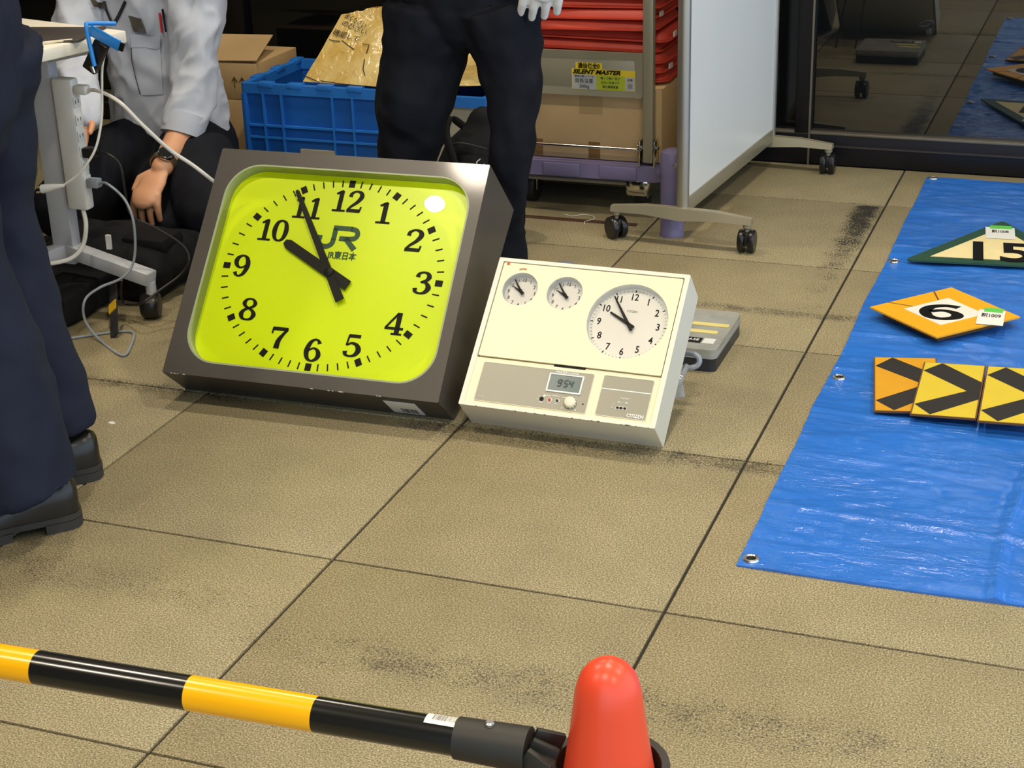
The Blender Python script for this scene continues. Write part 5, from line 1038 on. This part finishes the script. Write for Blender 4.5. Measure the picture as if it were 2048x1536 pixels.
# watch, ring, lanyard, pocket with pens
wa = wrL.lerp(cuL, 0.10); wdir = (cuL - wrL).normalized(); toc = (CAM - O3 - wa).normalized(); toc = (toc - wdir * toc.dot(wdir)).normalized(); sdv = wdir.cross(toc)
MwB = Matrix((sdv, toc, wdir)).transposed().to_4x4(); MwB.translation = wa
q = MB(); q.ring(circle(0, 0, 0.0375, 30, 0.0365), circle(0, 0, 0.0335, 30, 0.033), -0.009, 0.009, MwB); wt = q.build('watch_strap', mat('steel bracelet', (150, 140, 116), 0.3, 0.9), P3)
Mf = MwB @ Matrix.Rotation(0.22, 4, 'Z') @ Matrix.Translation((0, 0.036, 0)) @ Matrix.Rotation(-PI / 2, 4, 'X')
MB().lathe([(0.022, -0.004), (0.0235, 0.0), (0.0235, 0.005), (0.021, 0.008)], 28, Mf).build('watch_case', chrome, wt); MB().lathe([(0.0190, 0.0078), (0.0190, 0.0088)], 24, Mf).build('watch_face', mat('watch black', (20, 20, 20), 0.2), wt)
rg = knL + Vector((0.0 - 0.012 * 0, 0, 0)); f_o = Vector((-1, 0.25, 0.1)); f_o = (f_o - ax_ * f_o.dot(ax_)).normalized() * (0.030 - 0.040) * 1.22; rp = knL + f_o + Vector((-0.06, -0.34, -0.94)).normalized() * 0.018
q = MB(); rd = Vector((-0.06, -0.34, -0.94)).normalized(); ru = rd.orthogonal().normalized(); rv = rd.cross(ru); Mr = Matrix((ru, rv, rd)).transposed().to_4x4(); Mr.translation = rp; q.ring(circle(0, 0, 0.0126, 20), circle(0, 0, 0.0104, 20), -0.002, 0.002, Mr); q.build('ring', mat('gold ring', (226, 200, 130), 0.2, 1.0), P3)
from mathutils.bvhtree import BVHTree
bvh = BVHTree.FromPolygons([v.co.copy() for v in sh_o.data.vertices], [tuple(p.vertices) for p in sh_o.data.polygons])
def front(u, v_, lift=0.003):                          # point on the shirt front seen at a pixel
    d = ray(u, v_).normalized(); hit = bvh.ray_cast(CAM - O3, d)
    return hit[0] + hit[1] * lift if hit[0] is not None else r3(u, v_, 2.28)
for L_p in (((210, 2), (214, 18), (220, 32), (226, 46)), ((252, 2), (246, 16), (238, 32), (230, 46))): MB().tube([front(*p, 0.004) for p in L_p], 0.0048, 8, side=(1, 0, 0), flat=0.45).build('lanyard', bcab, P3)
def patch_on(cs, nu, nv, lift, name, m_, th=0.0):
    V = []
    for j in range(nv + 1):
        for i in range(nu + 1):
            a, b_ = i / nu, j / nv; u = (cs[0][0] * (1 - a) + cs[1][0] * a) * (1 - b_) + (cs[3][0] * (1 - a) + cs[2][0] * a) * b_; v_ = (cs[0][1] * (1 - a) + cs[1][1] * a) * (1 - b_) + (cs[3][1] * (1 - a) + cs[2][1] * a) * b_
            V.append(front(u, v_, lift))
    return MB().add(V, [(j * (nu + 1) + i, (j + 1) * (nu + 1) + i, (j + 1) * (nu + 1) + i + 1, j * (nu + 1) + i + 1) for j in range(nv) for i in range(nu)]).build(name, m_, P3, 60)
patch_on([(263, 92), (322, 94), (326, 188), (284, 190)], 8, 10, 0.004, 'pocket', shirt)
patch_on([(262, 66), (322, 72), (320, 96), (264, 94)], 8, 3, 0.007, 'pocket_flap', shirt)
patch_on([(259, 30), (284, 36), (294, 64), (268, 60)], 3, 3, 0.010, 'card_holder', mat('card grey', (96, 92, 86), 0.3, 0.4))
patch_on([(176, 0), (214, 4), (216, 17), (184, 15)], 3, 3, 0.010, 'name_badge', mat('badge brown', (66, 60, 52), 0.4))
for a, b_, m_, r in (((320, 26), (326, 64), mat('pen red', (206, 40, 48), 0.4), 0.0032), ((329, 20), (337, 62), BLACK, 0.0032), ((284, 36), (294, 64), chrome, 0.0016)): MB().tube([front(*a, 0.010), front(*b_, 0.008)], r, 8).build('pen', m_, P3)
MB().tube([front(u, v_, 0.006) for u, v_ in ((264, 94), (267, 120), (272, 150), (282, 188))], 0.0012, 6).build('cord_loop', bcab, P3)
q = MB(); a_ = cuL; dcu = (elL - cuL).normalized(); q.tube([a_ - dcu * 0.012, a_ + dcu * 0.045], [0.059, 0.0655], 20); q.build('cuff', shirt, P3)
